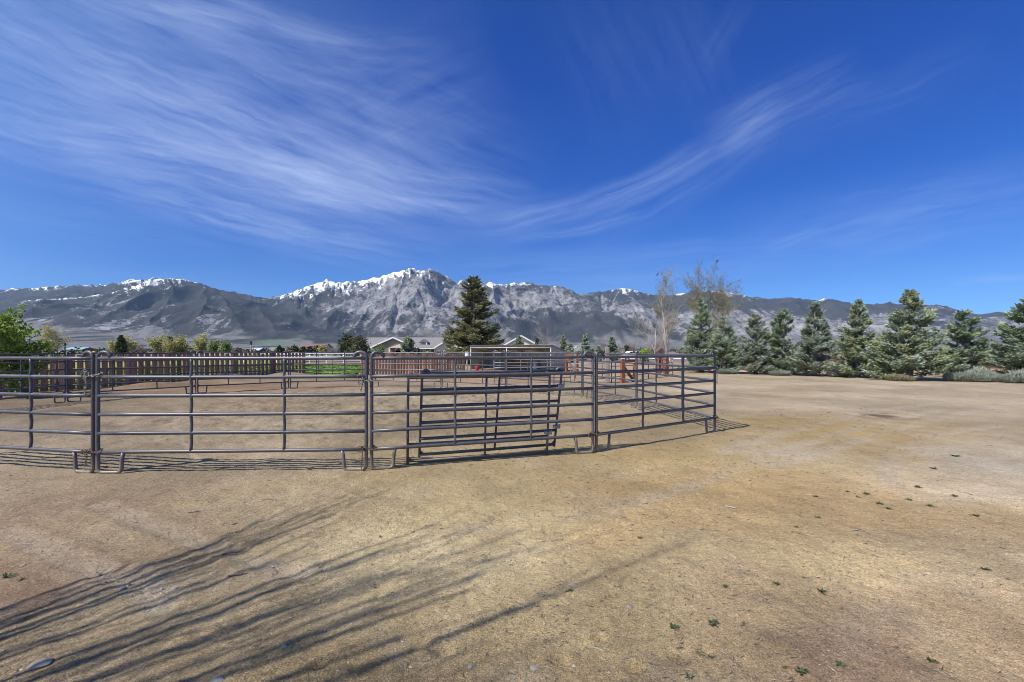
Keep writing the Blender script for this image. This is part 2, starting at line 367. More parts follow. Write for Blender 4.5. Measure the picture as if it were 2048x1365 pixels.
SKY_STRENGTH = 0.13
def build_world():
    w = bpy.data.worlds.new('World'); SC.world = w; w.use_nodes = True
    nt = w.node_tree
    for n in list(nt.nodes): nt.nodes.remove(n)
    out = nt.nodes.new('ShaderNodeOutputWorld'); bg = nt.nodes.new('ShaderNodeBackground')
    bg.inputs['Strength'].default_value = SKY_STRENGTH
    L(nt, bg.outputs[0], out.inputs['Surface'])
    sky = nt.nodes.new('ShaderNodeTexSky'); sky.sky_type = 'NISHITA'; sky.sun_disc = False
    sky.sun_elevation = SUN_EL
    # rotation 0 puts the sun on +Y; positive turns clockwise seen from above
    sky.sun_rotation = math.atan2(SUN_H[0], SUN_H[1])
    sky.altitude = 1500; sky.air_density = 1.0; sky.dust_density = 0.2; sky.ozone_density = 4.0
    tc = nt.nodes.new('ShaderNodeTexCoord'); sp = nt.nodes.new('ShaderNodeSeparateXYZ')
    L(nt, tc.outputs['Generated'], sp.inputs[0])
    def m(op, a, b=None, c=None, clamp=False):
        n = nt.nodes.new('ShaderNodeMath'); n.operation = op; n.use_clamp = clamp
        for i, v in enumerate((a, b, c)):
            if v is None: continue
            if isinstance(v, (int, float)): n.inputs[i].default_value = v
            else: L(nt, v, n.inputs[i])
        return n.outputs[0]
    yy = m('MAXIMUM', sp.outputs['Y'], 0.08)
    p = m('DIVIDE', sp.outputs['X'], yy); q = m('DIVIDE', sp.outputs['Z'], yy)
    # domain warp for curls
    cmb = nt.nodes.new('ShaderNodeCombineXYZ'); L(nt, p, cmb.inputs[0]); L(nt, q, cmb.inputs[1])
    wn = N(nt, 'ShaderNodeTexNoise', Scale=3.2, Detail=5, Roughness=0.6); L(nt, cmb.outputs[0], wn.inputs['Vector'])
    ws = nt.nodes.new('ShaderNodeSeparateColor'); L(nt, wn.outputs['Color'], ws.inputs[0])
    p2 = m('ADD', p, m('MULTIPLY', m('SUBTRACT', ws.outputs[0], 0.5), 0.055))
    q2 = m('ADD', q, m('MULTIPLY', m('SUBTRACT', ws.outputs[1], 0.5), 0.055))
    strokes = [
        # x0,y0,x1,y1,width,bow(+ = sags down),gain,streak freq along,across
        (-220, -60, 960, 450, 62, 10, 0.66, 2.2, 2.6),
        (-200, 40, 700, 400, 46, 10, 0.42, 2.0, 2.4),
        (-260, -150, 1080, 430, 185, 0, 0.48, 2.0, 4.5),
        (-140, 170, 720, 365, 30, 12, 0.62, 2.2, 1.8),
        (-180, 225, 780, 420, 40, 10, 0.58, 2.4, 2.2),
        (-240, 140, 940, 480, 130, 20, 0.46, 2.0, 4.5),
        (120, 345, 920, 520, 42, 12, 0.72, 2.4, 2.4),
        (480, 325, 850, 440, 44, 4, 0.85, 1.8, 1.7),
        (680, 330, 1080, 405, 42, 6, 0.46, 2.0, 2.2),
        (700, 385, 1000, 430, 20, 3, 0.46, 2.0, 1.5),
        (60, -60, 480, 70, 60, 0, 0.50, 2.0, 2.4),
        (300, -25, 520, 50, 42, 0, 0.66, 1.6, 1.8),
        (440, 10, 760, 85, 20, 12, 0.48, 1.8, 1.5),
        (330, 40, 900, 130, 75, 10, 0.30, 2.0, 3.0),
        (985, 450, 1440, 275, 26, 34, 0.56, 2.0, 1.6),
        (1130, 470, 1560, 210, 55, 30, 0.34, 2.0, 2.6),
        (1390, 300, 1740, 130, 58, -6, 0.30, 1.8, 3.0),
        (1420, 300, 1580, 180, 48, 0, 0.40, 1.4, 2.2),
        (1440, 300, 2000, 90, 55, 14, 0.15, 2.0, 3.0),
        (1000, 478, 1300, 420, 13, 14, 0.44, 2.0, 1.4),
        (880, 445, 1180, 400, 42, 22, 0.42, 1.8, 2.2),
        (1520, 500, 1660, 452, 12, 0, 0.30, 1.6, 1.5),
        (1880, 566, 2120, 545, 9, -2, 0.42, 1.6, 1.3),
        (1150, -60, 1310, 300, 110, 0, 0.10, 2.0, 2.2), (1330, -60, 1440, 240, 80, 0, 0.09, 2.0, 2.0), (1450, 500, 2200, 360, 75, 0, 0.36, 2.0, 3.0),
        (1400, 150, 1500, -20, 28, 0, 0.10, 1.6, 2.0),
        (715, 180, 830, 320, 26, 0, 0.30, 1.6, 1.6),
        (850, 560, 1600, 515, 50, 0, 0.38, 2.0, 3.0),
        (560, 290, 1010, 130, 150, 0, 0.24, 2.0, 3.0), (300, 150, 1100, 430, 120, 10, 0.30, 2.0, 3.4),
        (-120, 520, 620, 590, 40, 0, 0.14, 2.0, 3.0),
        (-120, 400, 500, 500, 40, 0, 0.20, 2.0, 3.0),
    ]
    tot = None
    for i, (x0, y0, x1, y1, wd, bow, gain, fa, fc) in enumerate(strokes):
        a0, b0 = (x0 - 1024) / F, (701 - y0) / F; a1, b1 = (x1 - 1024) / F, (701 - y1) / F
        Ln = math.hypot(a1 - a0, b1 - b0); dx, dy = (a1 - a0) / Ln, (b1 - b0) / Ln
        # s along 0..1 ; t across in widths
        s = m('MULTIPLY_ADD', p2, dx / Ln, m('MULTIPLY_ADD', q2, dy / Ln, -(a0 * dx + b0 * dy) / Ln))
        W = wd / F
        t = m('MULTIPLY_ADD', p2, -dy / W, m('MULTIPLY_ADD', q2, dx / W, -(-a0 * dy + b0 * dx) / W))
        ss = m('MULTIPLY', s, m('SUBTRACT', 1.0, s))
        if bow:
            t = m('MULTIPLY_ADD', ss, 4 * bow / wd * (1 if dx > 0 else -1), t)
        mt = m('SUBTRACT', 1.0, m('MULTIPLY', m('MULTIPLY', t, t), 0.5), clamp=True)
        mt = m('MULTIPLY', mt, mt)
        ms = m('MULTIPLY', ss, 4.0, clamp=True)
        cv = nt.nodes.new('ShaderNodeCombineXYZ')
        L(nt, m('MULTIPLY', s, fa * Ln * 2.2), cv.inputs[0]); L(nt, m('MULTIPLY', t, fc * 1.3), cv.inputs[1]); cv.inputs[2].default_value = i * 3.7
        no = N(nt, 'ShaderNodeTexNoise', Scale=1.0, Detail=6, Roughness=0.60, Distortion=0.35)
        L(nt, cv.outputs[0], no.inputs['Vector'])
        st = m('MULTIPLY_ADD', no.outputs['Fac'], 2.0, -0.58, clamp=True)
        d = m('MULTIPLY', m('MULTIPLY', mt, ms), m('MULTIPLY', st, gain))
        tot = d if tot is None else m('ADD', tot, d)
    fwd = N(nt, 'ShaderNodeMapRange'); fwd.inputs['From Min'].default_value = 0.25; fwd.inputs['From Max'].default_value = 0.45
    L(nt, sp.outputs['Y'], fwd.inputs['Value'])
    dens = m('MULTIPLY', m('MULTIPLY', tot, 0.56), fwd.outputs[0])
    dens = m('MINIMUM', dens, 0.82)
    # sky colour: deepen the physical sky towards the zenith
    el = nt.nodes.new('ShaderNodeValToRGB'); cr = el.color_ramp
    stops = [(0.0, (0.24, 0.43, 0.72)), (0.13, (0.150, 0.35, 0.64)), (0.30, (0.036, 0.26, 0.67)), (0.50, (0.018, 0.24, 0.72)), (1.0, (0.05, 0.27, 0.68))]
    while len(cr.elements) < len(stops): cr.elements.new(0.5)
    for e, (po, c) in zip(cr.elements, stops): e.position = po; e.color = (*c, 1)
    L(nt, m('MAXIMUM', sp.outputs['Z'], 0.0), el.inputs['Fac'])
    # the sky on the sun's side is paler than the deep blue opposite it
    dt = nt.nodes.new('ShaderNodeVectorMath'); dt.operation = 'DOT_PRODUCT'; L(nt, tc.outputs['Generated'], dt.inputs[0]); dt.inputs[1].default_value = tuple(sun_dir)
    sf = N(nt, 'ShaderNodeMapRange', interpolation_type='SMOOTHSTEP'); sf.inputs['From Min'].default_value = 0.12; sf.inputs['From Max'].default_value = 0.75
    L(nt, dt.outputs['Value'], sf.inputs['Value'])
    tm = N(nt, 'ShaderNodeMix', data_type='RGBA'); L(nt, sf.outputs[0], tm.inputs[0]); L(nt, el.outputs['Color'], tm.inputs[6]); tm.inputs[7].default_value = rgb(0.85, 0.88, 0.95)
    mul = N(nt, 'ShaderNodeMix', data_type='RGBA', blend_type='MULTIPLY'); mul.inputs[0].default_value = 1.0
    L(nt, sky.outputs['Color'], mul.inputs[6]); L(nt, tm.outputs[2], mul.inputs[7])
    mix = N(nt, 'ShaderNodeMix', data_type='RGBA')
    L(nt, dens, mix.inputs[0]); L(nt, mul.outputs[2], mix.inputs[6]); mix.inputs[7].default_value = rgb(*CLOUD)
    L(nt, mix.outputs[2], bg.inputs['Color'])
    w.cycles.sampling_method = 'MANUAL'; w.cycles.sample_map_resolution = 512
CLOUD = (2.75, 3.45, 5.1)
build_world()
SC.view_settings.view_transform = 'Standard'; SC.view_settings.look = 'None'
SC.view_settings.gamma = 1.0; SC.view_settings.use_curve_mapping = False
SC.view_settings.exposure = 0.60
SC.cycles.use_denoising = True; SC.cycles.denoiser = "OPENIMAGEDENOISE"; SC.cycles.denoising_input_passes = "RGB_ALBEDO_NORMAL"; SC.cycles.denoising_prefilter = "ACCURATE"
SC.cycles.max_bounces = 6
SC.cycles.filter_width = 0.95
SC.cycles.volume_bounces = 0

# ------------------------------------------------------------------ ground
def soil_points():
    pts = [  # px, py, sRGB soil
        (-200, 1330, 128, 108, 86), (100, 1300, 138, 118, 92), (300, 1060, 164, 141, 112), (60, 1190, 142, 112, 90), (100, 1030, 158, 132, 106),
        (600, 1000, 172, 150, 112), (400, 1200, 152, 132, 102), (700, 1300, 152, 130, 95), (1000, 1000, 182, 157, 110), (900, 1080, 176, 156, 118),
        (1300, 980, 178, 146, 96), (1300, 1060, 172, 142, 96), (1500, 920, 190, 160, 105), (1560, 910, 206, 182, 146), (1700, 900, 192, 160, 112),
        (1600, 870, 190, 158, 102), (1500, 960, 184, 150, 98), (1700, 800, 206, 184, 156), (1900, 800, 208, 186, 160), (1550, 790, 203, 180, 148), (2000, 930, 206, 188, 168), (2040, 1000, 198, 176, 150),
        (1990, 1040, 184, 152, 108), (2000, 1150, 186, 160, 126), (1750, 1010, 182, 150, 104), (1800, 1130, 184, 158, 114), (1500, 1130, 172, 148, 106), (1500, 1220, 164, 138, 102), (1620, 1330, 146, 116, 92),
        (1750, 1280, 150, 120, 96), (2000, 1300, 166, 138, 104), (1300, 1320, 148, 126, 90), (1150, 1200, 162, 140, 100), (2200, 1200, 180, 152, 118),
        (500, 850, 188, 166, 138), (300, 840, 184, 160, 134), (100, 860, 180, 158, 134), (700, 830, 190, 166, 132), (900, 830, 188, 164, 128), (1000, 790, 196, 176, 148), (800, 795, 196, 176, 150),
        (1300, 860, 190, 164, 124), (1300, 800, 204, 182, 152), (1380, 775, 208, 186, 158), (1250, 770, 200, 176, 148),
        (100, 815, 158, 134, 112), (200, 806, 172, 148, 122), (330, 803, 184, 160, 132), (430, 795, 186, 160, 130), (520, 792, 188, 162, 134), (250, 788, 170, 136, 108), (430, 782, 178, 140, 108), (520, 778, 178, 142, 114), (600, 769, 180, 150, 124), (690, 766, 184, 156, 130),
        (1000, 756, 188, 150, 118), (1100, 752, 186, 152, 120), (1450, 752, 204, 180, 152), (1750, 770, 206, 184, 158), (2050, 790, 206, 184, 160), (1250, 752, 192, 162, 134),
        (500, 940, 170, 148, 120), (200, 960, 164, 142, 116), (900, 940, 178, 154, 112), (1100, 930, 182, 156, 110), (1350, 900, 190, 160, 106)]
    P = []; C = []
    for px, py, r, g, b in pts:
        Y = gy(py); P.append((gx(px, Y), Y))
        c = np.array([r, g, b]) / 255.0
        if r >= 200: c = c * 0.95
        lu = c @ np.array([.3, .6, .1]); c = (lu + (c - lu) * .66) * 1.02; c = c * np.array([1.02, 1.01, .94])
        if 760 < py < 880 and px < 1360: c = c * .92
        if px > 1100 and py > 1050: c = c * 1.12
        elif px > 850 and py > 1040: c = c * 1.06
        C.append(np.where(c <= 0.04045, c / 12.92, ((c + 0.055) / 1.055) ** 2.4))
    return np.array(P), np.array(C)

FENCE_A = (np.array([-18.9, 15.6]), np.array([-13.7, 30.0]))
def lin(a, b, n): return np.linspace(a, b, n, endpoint=False)
ALB = 0.62

TRACKS = [  # wheel tracks: list of px,py points, width m
    ([(1530, 935), (1640, 905), (1780, 862), (1950, 820), (2100, 800)], 0.30),
    ([(1250, 1010), (1420, 960), (1560, 905), (1720, 855), (1880, 820)], 0.30),
    ([(1780, 970), (1775, 930), (1800, 900), (1880, 868), (2010, 850)], 0.28),
    ([(1440, 905), (1560, 870), (1740, 825), (1960, 795)], 0.3),
    ([(0, 1060), (130, 1110), (270, 1160), (330, 1215)], 0.22),
    ([(200, 1010), (330, 1060), (480, 1110), (590, 1150)], 0.22),
    ([(360, 800), (350, 850), (365, 890), (400, 930)], 0.10)]

def poly_dist(X, Y, pts):
    d = np.full(X.shape, 1e9)
    for (a, b) in zip(pts[:-1], pts[1:]):
        a = np.array(a); b = np.array(b); ab = b - a; L2 = ab @ ab + 1e-12
        t = np.clip(((X - a[0]) * ab[0] + (Y - a[1]) * ab[1]) / L2, 0, 1)
        d = np.minimum(d, np.hypot(X - a[0] - t * ab[0], Y - a[1] - t * ab[1]))
    return d

PRINTS = [(850, 1290, 0.10), (885, 1300, 0.12), (1270, 1340, 0.10), (1200, 1278, 0.08), (1225, 1160, 0.06), (1120, 1325, 0.09), (1010, 1215, 0.06),
          (1410, 1305, 0.09), (1500, 1180, 0.06), (560, 1140, 0.05), (1380, 1010, 0.05), (1600, 1090, 0.06), (760, 1190, 0.06), (640, 1330, 0.08)]

def ground_z(X, Y):
    z = 0.012 * fbm(X * 0.9, Y * 0.9, 1.0, 3)
    near = sstep(12 - Y, 0, 8) if isinstance(Y, np.ndarray) else 1.0
    z = z + near * (0.0055 * fbm(X * 5, Y * 5, 2.0, 3) + 0.0052 * fbm(X * 17, Y * 17, 3.0, 2))
    # soft churned soil inside the pen
    pen = np.exp(-(((X + 5) / 8.0) ** 2 + ((Y - 13.5) / 6.0) ** 2) ** 2)
    z = z + pen * 0.040 * fbm(X * 3.4, Y * 3.4, 4.0, 3)
    # spoil heaps by the plank fence
    for (mx, my, r, h) in ((gx(450, 25.0), 25.0, 1.3, 0.42), (gx(415, 23.0), 23.0, 1.1, 0.24), (gx(575, 27.5), 27.5, 1.4, 0.30), (gx(300, 20.5), 20.5, 1.2, 0.18)):
        z = z + h * np.exp(-(((X - mx) ** 2 + (Y - my) ** 2) / (r * r)))
    for px, py, r in PRINTS:
        yy = gy(py); xx = gx(px, yy)
        d = np.hypot(X - xx, (Y - yy) * 1.3)
        z = z - 0.022 * np.exp(-(d / (r * 0.55)) ** 4) + 0.010 * np.exp(-((d - r * 0.8) / (r * 0.3)) ** 2)
    return z

def build_ground():
    xs = np.concatenate([-np.geomspace(60000, 30, 26), lin(-30, -9, 90), lin(-9, -3.2, 160), lin(-3.2, 3.2, 250), lin(3.2, 9, 160), lin(9, 30, 90), np.geomspace(30, 60000, 26)])
    ys = np.concatenate([[-400, -60, -20, -8, -3, 0.0], lin(0.8, 2.0, 20), lin(2.0, 4.6, 110), lin(4.6, 9.5, 120), lin(9.5, 20, 110), lin(20, 45, 80), np.geomspace(45, 4600, 26)])
    X, Y = np.meshgrid(xs, ys)
    Z = ground_z(X, Y)
    far = sstep(np.hypot(X, Y), 30, 60)
    Z = Z * (1 - far)
    tr = np.zeros_like(X)
    for pts, w in TRACKS:
        q = [(gx(a, gy(b)), gy(b)) for a, b in pts]
        d = poly_dist(X + 0.05 * vnoise(X * 2, Y * 2), Y, q)
        mk = np.exp(-(d / (w * 0.5)) ** 4)
        tr = np.maximum(tr, mk)
        Z -= 0.008 * mk - 0.006 * np.exp(-((d - w * 0.62) / 0.05) ** 2)
    ny, nx = X.shape
    idx = np.arange(nx * ny).reshape(ny, nx)
    Q = np.stack([idx[:-1, :-1], idx[:-1, 1:], idx[1:, 1:], idx[1:, :-1]], -1).reshape(-1, 4)
    V = np.stack([X, Y, Z], -1).reshape(-1, 3)
    g = Geo(); g.add(V, Q)
    # soil colours (inverse distance weights in log-ish ground space so that near detail counts)
    P, C = soil_points()
    lx = lambda x, y: x / (1 + 0.18 * np.abs(y)); ly = lambda y: 4.2 * np.log(np.maximum(y, 0.5))
    wx = X + 0.35 * fbm(X * 0.8, Y * 0.8, 8, 4) * (0.6 + 0.06 * np.clip(Y, 0, 40)); wy = Y + 0.45 * fbm(X * 0.8, Y * 0.8, 9, 4) * (0.6 + 0.06 * np.clip(Y, 0, 40))
    ux, uy = lx(wx, wy).ravel(), ly(wy).ravel()
    num = np.zeros((len(ux), 3)); den = np.zeros(len(ux))
    for (p, c) in zip(P, C):
        w = 1.0 / (((ux - lx(p[0], p[1])) ** 2 + (uy - ly(p[1])) ** 2) + 0.012) ** 2
        num += w[:, None] * c; den += w
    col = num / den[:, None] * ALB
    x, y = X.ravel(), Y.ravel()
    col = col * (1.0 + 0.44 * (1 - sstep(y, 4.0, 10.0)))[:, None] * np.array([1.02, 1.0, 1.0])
    # patchy soil: darker organic and paler dusty patches
    pn = fbm(x * 0.55, y * 0.55, 21, 5); col *= (1 + 0.17 * pn)[:, None]
    pn2 = sstep(fbm(x * 1.6, y * 1.6, 22, 4), 0.25, 0.8)
    col = col * (1 - 0.20 * pn2[:, None]) + 0.20 * pn2[:, None] * np.array([0.36, 0.30, 0.23])
    # dark stains (horse litter, damp soil)
    for px, py, sx, sy, amt, cc in ((1165, 992, 34, 9, .55, (.44, .39, .31)), (1545, 911, 50, 8, .5, (.44, .39, .32)), (960, 1060, 90, 12, .35, (.40, .34, .26)), (250, 1165, 60, 30, .4, (.36, .29, .22)), (2010, 935, 50, 25, .4, (.46, .42, .37)), (1760, 832, 52, 7, 1.0, (0.11, 0.075, 0.05)), (1600, 1285, 70, 26, 0.45, (0.12, 0.085, 0.068)), (1740, 1215, 40, 14, 0.45, (0.12, 0.085, 0.068)),
                                    (1550, 1275, 35, 14, 0.45, (0.12, 0.085, 0.07)), (1860, 1335, 60, 22, 0.45, (0.12, 0.085, 0.068)), (1480, 1145, 45, 10, 0.35, (0.14, 0.10, 0.08)), (1720, 1110, 40, 10, 0.3, (0.16, 0.11, 0.075)),
                                    (1195, 1165, 60, 14, 0.3, (0.15, 0.11, 0.07)), (60, 1180, 60, 25, 0.35, (0.16, 0.095, 0.065)), (1540, 1200, 90, 20, 0.3, (0.15, 0.105, 0.08)), (880, 1305, 22, 12, 0.4, (0.20, 0.135, 0.07)), (1265, 1340, 22, 12, 0.4, (0.16, 0.11, 0.06))):
        yy = gy(py); xx = gx(px, yy); s1 = sx / F * yy; s2 = abs(gy(py - sy) - yy)
        d = ((x - xx) / s1) ** 2 + ((y - yy) / s2) ** 2
        k = amt * np.exp(-d) * sstep(fbm(x * 3 / (0.4 + yy * .12), y * 3 / (0.4 + yy * .12), 30 + px * 0.01, 4), -0.45, 0.35)
        col = col * (1 - k[:, None]) + k[:, None] * np.array(cc)
    trr = (tr.ravel() * 0.50 * (0.6 + 0.4 * vnoise(x * 3, y * 3)))[:, None]
    col = col * (1 - trr) + trr * np.array([0.43, 0.37, 0.29])
    # beyond the working yard: pinkish dry paddocks and sage flats
    fz = sstep(y, 40, 75) ; dry = np.array([0.215, 0.175, 0.145]) * (1 + 0.18 * fbm(x * 0.08, y * 0.08, 40, 4))[:, None]
    col = col * (1 - fz[:, None]) + dry * fz[:, None]
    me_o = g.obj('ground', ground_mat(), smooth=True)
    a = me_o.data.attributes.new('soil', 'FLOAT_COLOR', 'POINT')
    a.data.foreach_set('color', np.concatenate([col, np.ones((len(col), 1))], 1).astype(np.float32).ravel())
    tag(me_o, None, None, kind='structure')
    return me_o

def ground_mat():
    m, nt, b = new_mat('sandy_soil')
    at = N(nt, 'ShaderNodeAttribute', attribute_name='soil')
    geo = N(nt, 'ShaderNodeNewGeometry')
    pos = geo.outputs['Position']
    def noise(scale, detail=4, rough=0.6, dist=0.0):
        n = N(nt, 'ShaderNodeTexNoise', Scale=scale, Detail=detail, Roughness=rough, Distortion=dist); L(nt, pos, n.inputs['Vector']); return n.outputs['Fac']
    def mul(a, b_):
        n = N(nt, 'ShaderNodeMix', data_type='RGBA', blend_type='MULTIPLY'); n.inputs[0].default_value = 1.0
        L(nt, a, n.inputs[6]); L(nt, b_, n.inputs[7]); return n.outputs[2]
    c = at.outputs['Color']
    r1 = ramp(nt, noise(2.2, 8, 0.72), [(0.25, (0.74, 0.72, 0.70)), (0.5, (1, 1, 1)), (0.78, (1.20, 1.19, 1.17))])
    r2 = ramp(nt, noise(26, 5, 0.75), [(0.3, (0.76, 0.74, 0.72)), (0.5, (1, 1, 1)), (0.72, (1.18, 1.18, 1.18))])
    r3 = ramp(nt, noise(120, 3, 0.75), [(0.30, (0.45, 0.43, 0.415)), (0.5, (1, 1, 1)), (0.68, (1.60, 1.61, 1.63))])
    r4 = ramp(nt, noise(0.35, 6, 0.6), [(0.3, (0.88, 0.86, 0.84)), (0.7, (1.10, 1.10, 1.10))])
    r5 = ramp(nt, noise(58, 4, 0.7), [(0.3, (0.74, 0.72, 0.70)), (0.5, (1, 1, 1)), (0.7, (1.22, 1.22, 1.22))])
    for r in (r1, r2, r3, r4, r5): c = mul(c, r.outputs['Color'])
    # dark litter flecks
    vo = N(nt, 'ShaderNodeTexVoronoi', Scale=16.0, Randomness=1.0); L(nt, pos, vo.inputs['Vector'])
    mp = nt.nodes.new('ShaderNodeMapping'); mp.inputs['Scale'].default_value = (1, 1, 1)
    fl = ramp(nt, vo.outputs['Distance'], [(0.10, (1, 1, 1)), (0.24, (0, 0, 0))])
    fl2 = ramp(nt, noise(3.1, 6, 0.75), [(0.50, (0, 0, 0)), (0.68, (0.9, 0.9, 0.9))])
    mm = N(nt, 'ShaderNodeMath', operation='MULTIPLY'); L(nt, fl.outputs['Color'], mm.inputs[0]); L(nt, fl2.outputs['Color'], mm.inputs[1])
    mx = N(nt, 'ShaderNodeMix', data_type='RGBA'); L(nt, mm.outputs[0], mx.inputs[0]); L(nt, c, mx.inputs[6]); mx.inputs[7].default_value = rgb(0.085, 0.065, 0.05)
    # pale grit
    v2 = N(nt, 'ShaderNodeTexVoronoi', Scale=42.0, Randomness=1.0); L(nt, pos, v2.inputs['Vector'])
    g1 = ramp(nt, v2.outputs['Distance'], [(0.10, (1, 1, 1)), (0.22, (0, 0, 0))])
    sc = nt.nodes.new('ShaderNodeSeparateColor'); L(nt, v2.outputs['Color'], sc.inputs[0])
    g2 = ramp(nt, sc.outputs[0], [(0.80, (0, 0, 0)), (0.83, (1, 1, 1))])
    mg = N(nt, 'ShaderNodeMath', operation='MULTIPLY'); L(nt, g1.outputs['Color'], mg.inputs[0]); L(nt, g2.outputs['Color'], mg.inputs[1])
    mg2 = N(nt, 'ShaderNodeMath', operation='MULTIPLY'); L(nt, mg.outputs[0], mg2.inputs[0]); mg2.inputs[1].default_value = 0.4
    mx2 = N(nt, 'ShaderNodeMix', data_type='RGBA'); L(nt, mg2.outputs[0], mx2.inputs[0]); L(nt, mx.outputs[2], mx2.inputs[6]); mx2.inputs[7].default_value = rgb(0.50, 0.44, 0.36)
    L(nt, mx2.outputs[2], b.inputs['Base Color'])
    b.inputs['Roughness'].default_value = 0.97; b.inputs['Specular IOR Level'].default_value = 0.12
    # relief: gravelly grain
    h1 = noise(120, 3, 0.75); h2 = noise(30, 5, 0.7); h3 = noise(7, 4, 0.6)
    s1 = N(nt, 'ShaderNodeMath', operation='MULTIPLY_ADD'); L(nt, h1, s1.inputs[0]); s1.inputs[1].default_value = 0.30; 
    s2 = N(nt, 'ShaderNodeMath', operation='MULTIPLY_ADD'); L(nt, h2, s2.inputs[0]); s2.inputs[1].default_value = 1.0
    s3 = N(nt, 'ShaderNodeMath', operation='MULTIPLY'); L(nt, h3, s3.inputs[0]); s3.inputs[1].default_value = 1.6
    L(nt, s3.outputs[0], s2.inputs[2]); L(nt, s2.outputs[0], s1.inputs[2])
    bp = N(nt, 'ShaderNodeBump', Strength=0.75, Distance=0.030)
    L(nt, s1.outputs[0], bp.inputs['Height']); L(nt, bp.outputs['Normal'], b.inputs['Normal'])
    return m
GROUND = build_ground()

def gzs(x, y): return float(ground_z(np.array([float(x)]), np.array([float(y)]))[0]) if y < 30 else 0.0

# ------------------------------------------------------------------ mountains
RIDGE = [(-900, 640), (-600, 612), (-300, 598), (-120, 588), (0, 581), (25, 579), (75, 575), (112, 572.5), (150, 571), (195, 569), (237, 567.5), (255, 561), (270, 559), (295, 561), (305, 556), (317, 559), (335, 557),
         (370, 560), (400, 567), (437, 579.5), (467, 584), (512, 594), (535, 596), (559, 593), (599, 579), (632, 567), (652, 563), (687, 564.5), (727, 561), (749, 557.5), (782, 547.5), (812, 540), (828, 536), (841, 544),
         (848, 541), (859, 536), (869, 540), (887, 549), (904, 560), (914, 565), (922, 561), (974, 566), (1007, 570), (1024, 566.5), (1049, 565.5), (1086, 571), (1119, 572), (1144, 581), (1160, 589.5), (1179, 585), (1219, 582.5),
         (1239, 577.5), (1264, 579), (1289, 586), (1311, 589.5), (1336, 590), (1361, 587.5), (1386, 584), (1436, 581), (1469, 587.5), (1511, 595), (1536, 597), (1573, 595.5), (1636, 599.5), (1653, 597), (1673, 600.5),
         (1706, 607), (1748, 608), (1773, 606), (1836, 609), (1886, 611), (1906, 617.5), (1936, 626), (1961, 629), (1996, 624), (2048, 629), (2200, 636), (2500, 650), (2900, 668)]
# front massif on the left whose shoulder hides the foot of the snowy ridge
FRONT = [(-900, 645), (-600, 622), (-300, 612), (-100, 610), (0, 606), (80, 600), (140, 596), (200, 590), (260, 574), (300, 560), (335, 557.5), (370, 560.5), (400, 567.5), (437, 580), (467, 584.5), (512, 594.5), (545, 603), (580, 614), (620, 630), (660, 648), (700, 664), (740, 676), (800, 690), (900, 700)]
CHUTES = [[(1340, 170), (1360, 260), (1420, 350), (1470, 430)], [(1255, 255), (1310, 340), (1365, 450), (1370, 500), (1330, 575)], [(1390, 150), (1385, 230)], [(1500, 240), (1480, 340)], [(1120, 390), (1130, 470), (1110, 580), (1095, 650)],
          [(480, 290), (475, 350), (400, 445)], [(640, 270), (628, 365)], [(380, 380), (365, 455)], [(190, 390), (140, 450)], [(590, 270), (520, 330)], [(760, 265), (720, 330)], [(1470, 430), (1560, 360)], [(800, 350), (860, 300)], [(330, 330), (300, 390)], [(430, 300), (350, 400)], [(690, 265), (690, 330)], [(820, 255), (790, 300)]]
CHUTES = [[(512 + a / 4, 500 + b / 4) for a, b in c] for c in CHUTES]
CHUTES += [[(1024 + a / 4, 500 + b / 4) for a, b in c] for c in ([(350, 320), (400, 420)], [(720, 370), (735, 460)], [(830, 380), (780, 470)], [(130, 430), (80, 540)], [(20, 400), (-10, 480)], [(890, 340), (1000, 420)])]

ARETES = [[(859, 536), (905, 578), (950, 635), (990, 690)], [(859, 536), (838, 580), (800, 640), (770, 692)], [(828, 536), (800, 575), (735, 625), (690, 690)], [(749, 557), (715, 590), (660, 640), (610, 690)], [(652, 563), (640, 595), (600, 640), (570, 690)],
          [(922, 561), (960, 600), (1010, 640)], [(974, 566), (1000, 600), (1030, 650), (1050, 695)], [(1049, 565), (1075, 605), (1110, 650), (1130, 695)], [(1119, 572), (1165, 620), (1215, 665), (1260, 695)], [(1239, 577), (1275, 615), (1310, 660), (1330, 695)], [(1386, 584), (1410, 625), (1450, 665), (1480, 695)], [(1436, 581), (1490, 620), (1560, 660), (1600, 695)], [(1573, 595), (1620, 640), (1660, 690)], [(1653, 597), (1700, 640), (1760, 690)], [(1773, 606), (1800, 640), (1850, 690)], [(1886, 611), (1930, 650), (1980, 690)]]
ARETES_LEFT = [[(305, 556), (280, 600), (200, 650), (150, 680)], [(335, 557), (345, 600), (300, 650), (270, 690)], [(400, 567), (415, 610), (380, 660), (360, 690)], [(400, 567), (450, 610), (480, 660), (500, 690)], [(467, 584), (520, 630), (560, 680)], [(237, 572), (190, 620), (110, 660)], [(112, 590), (60, 630), (10, 665)]]
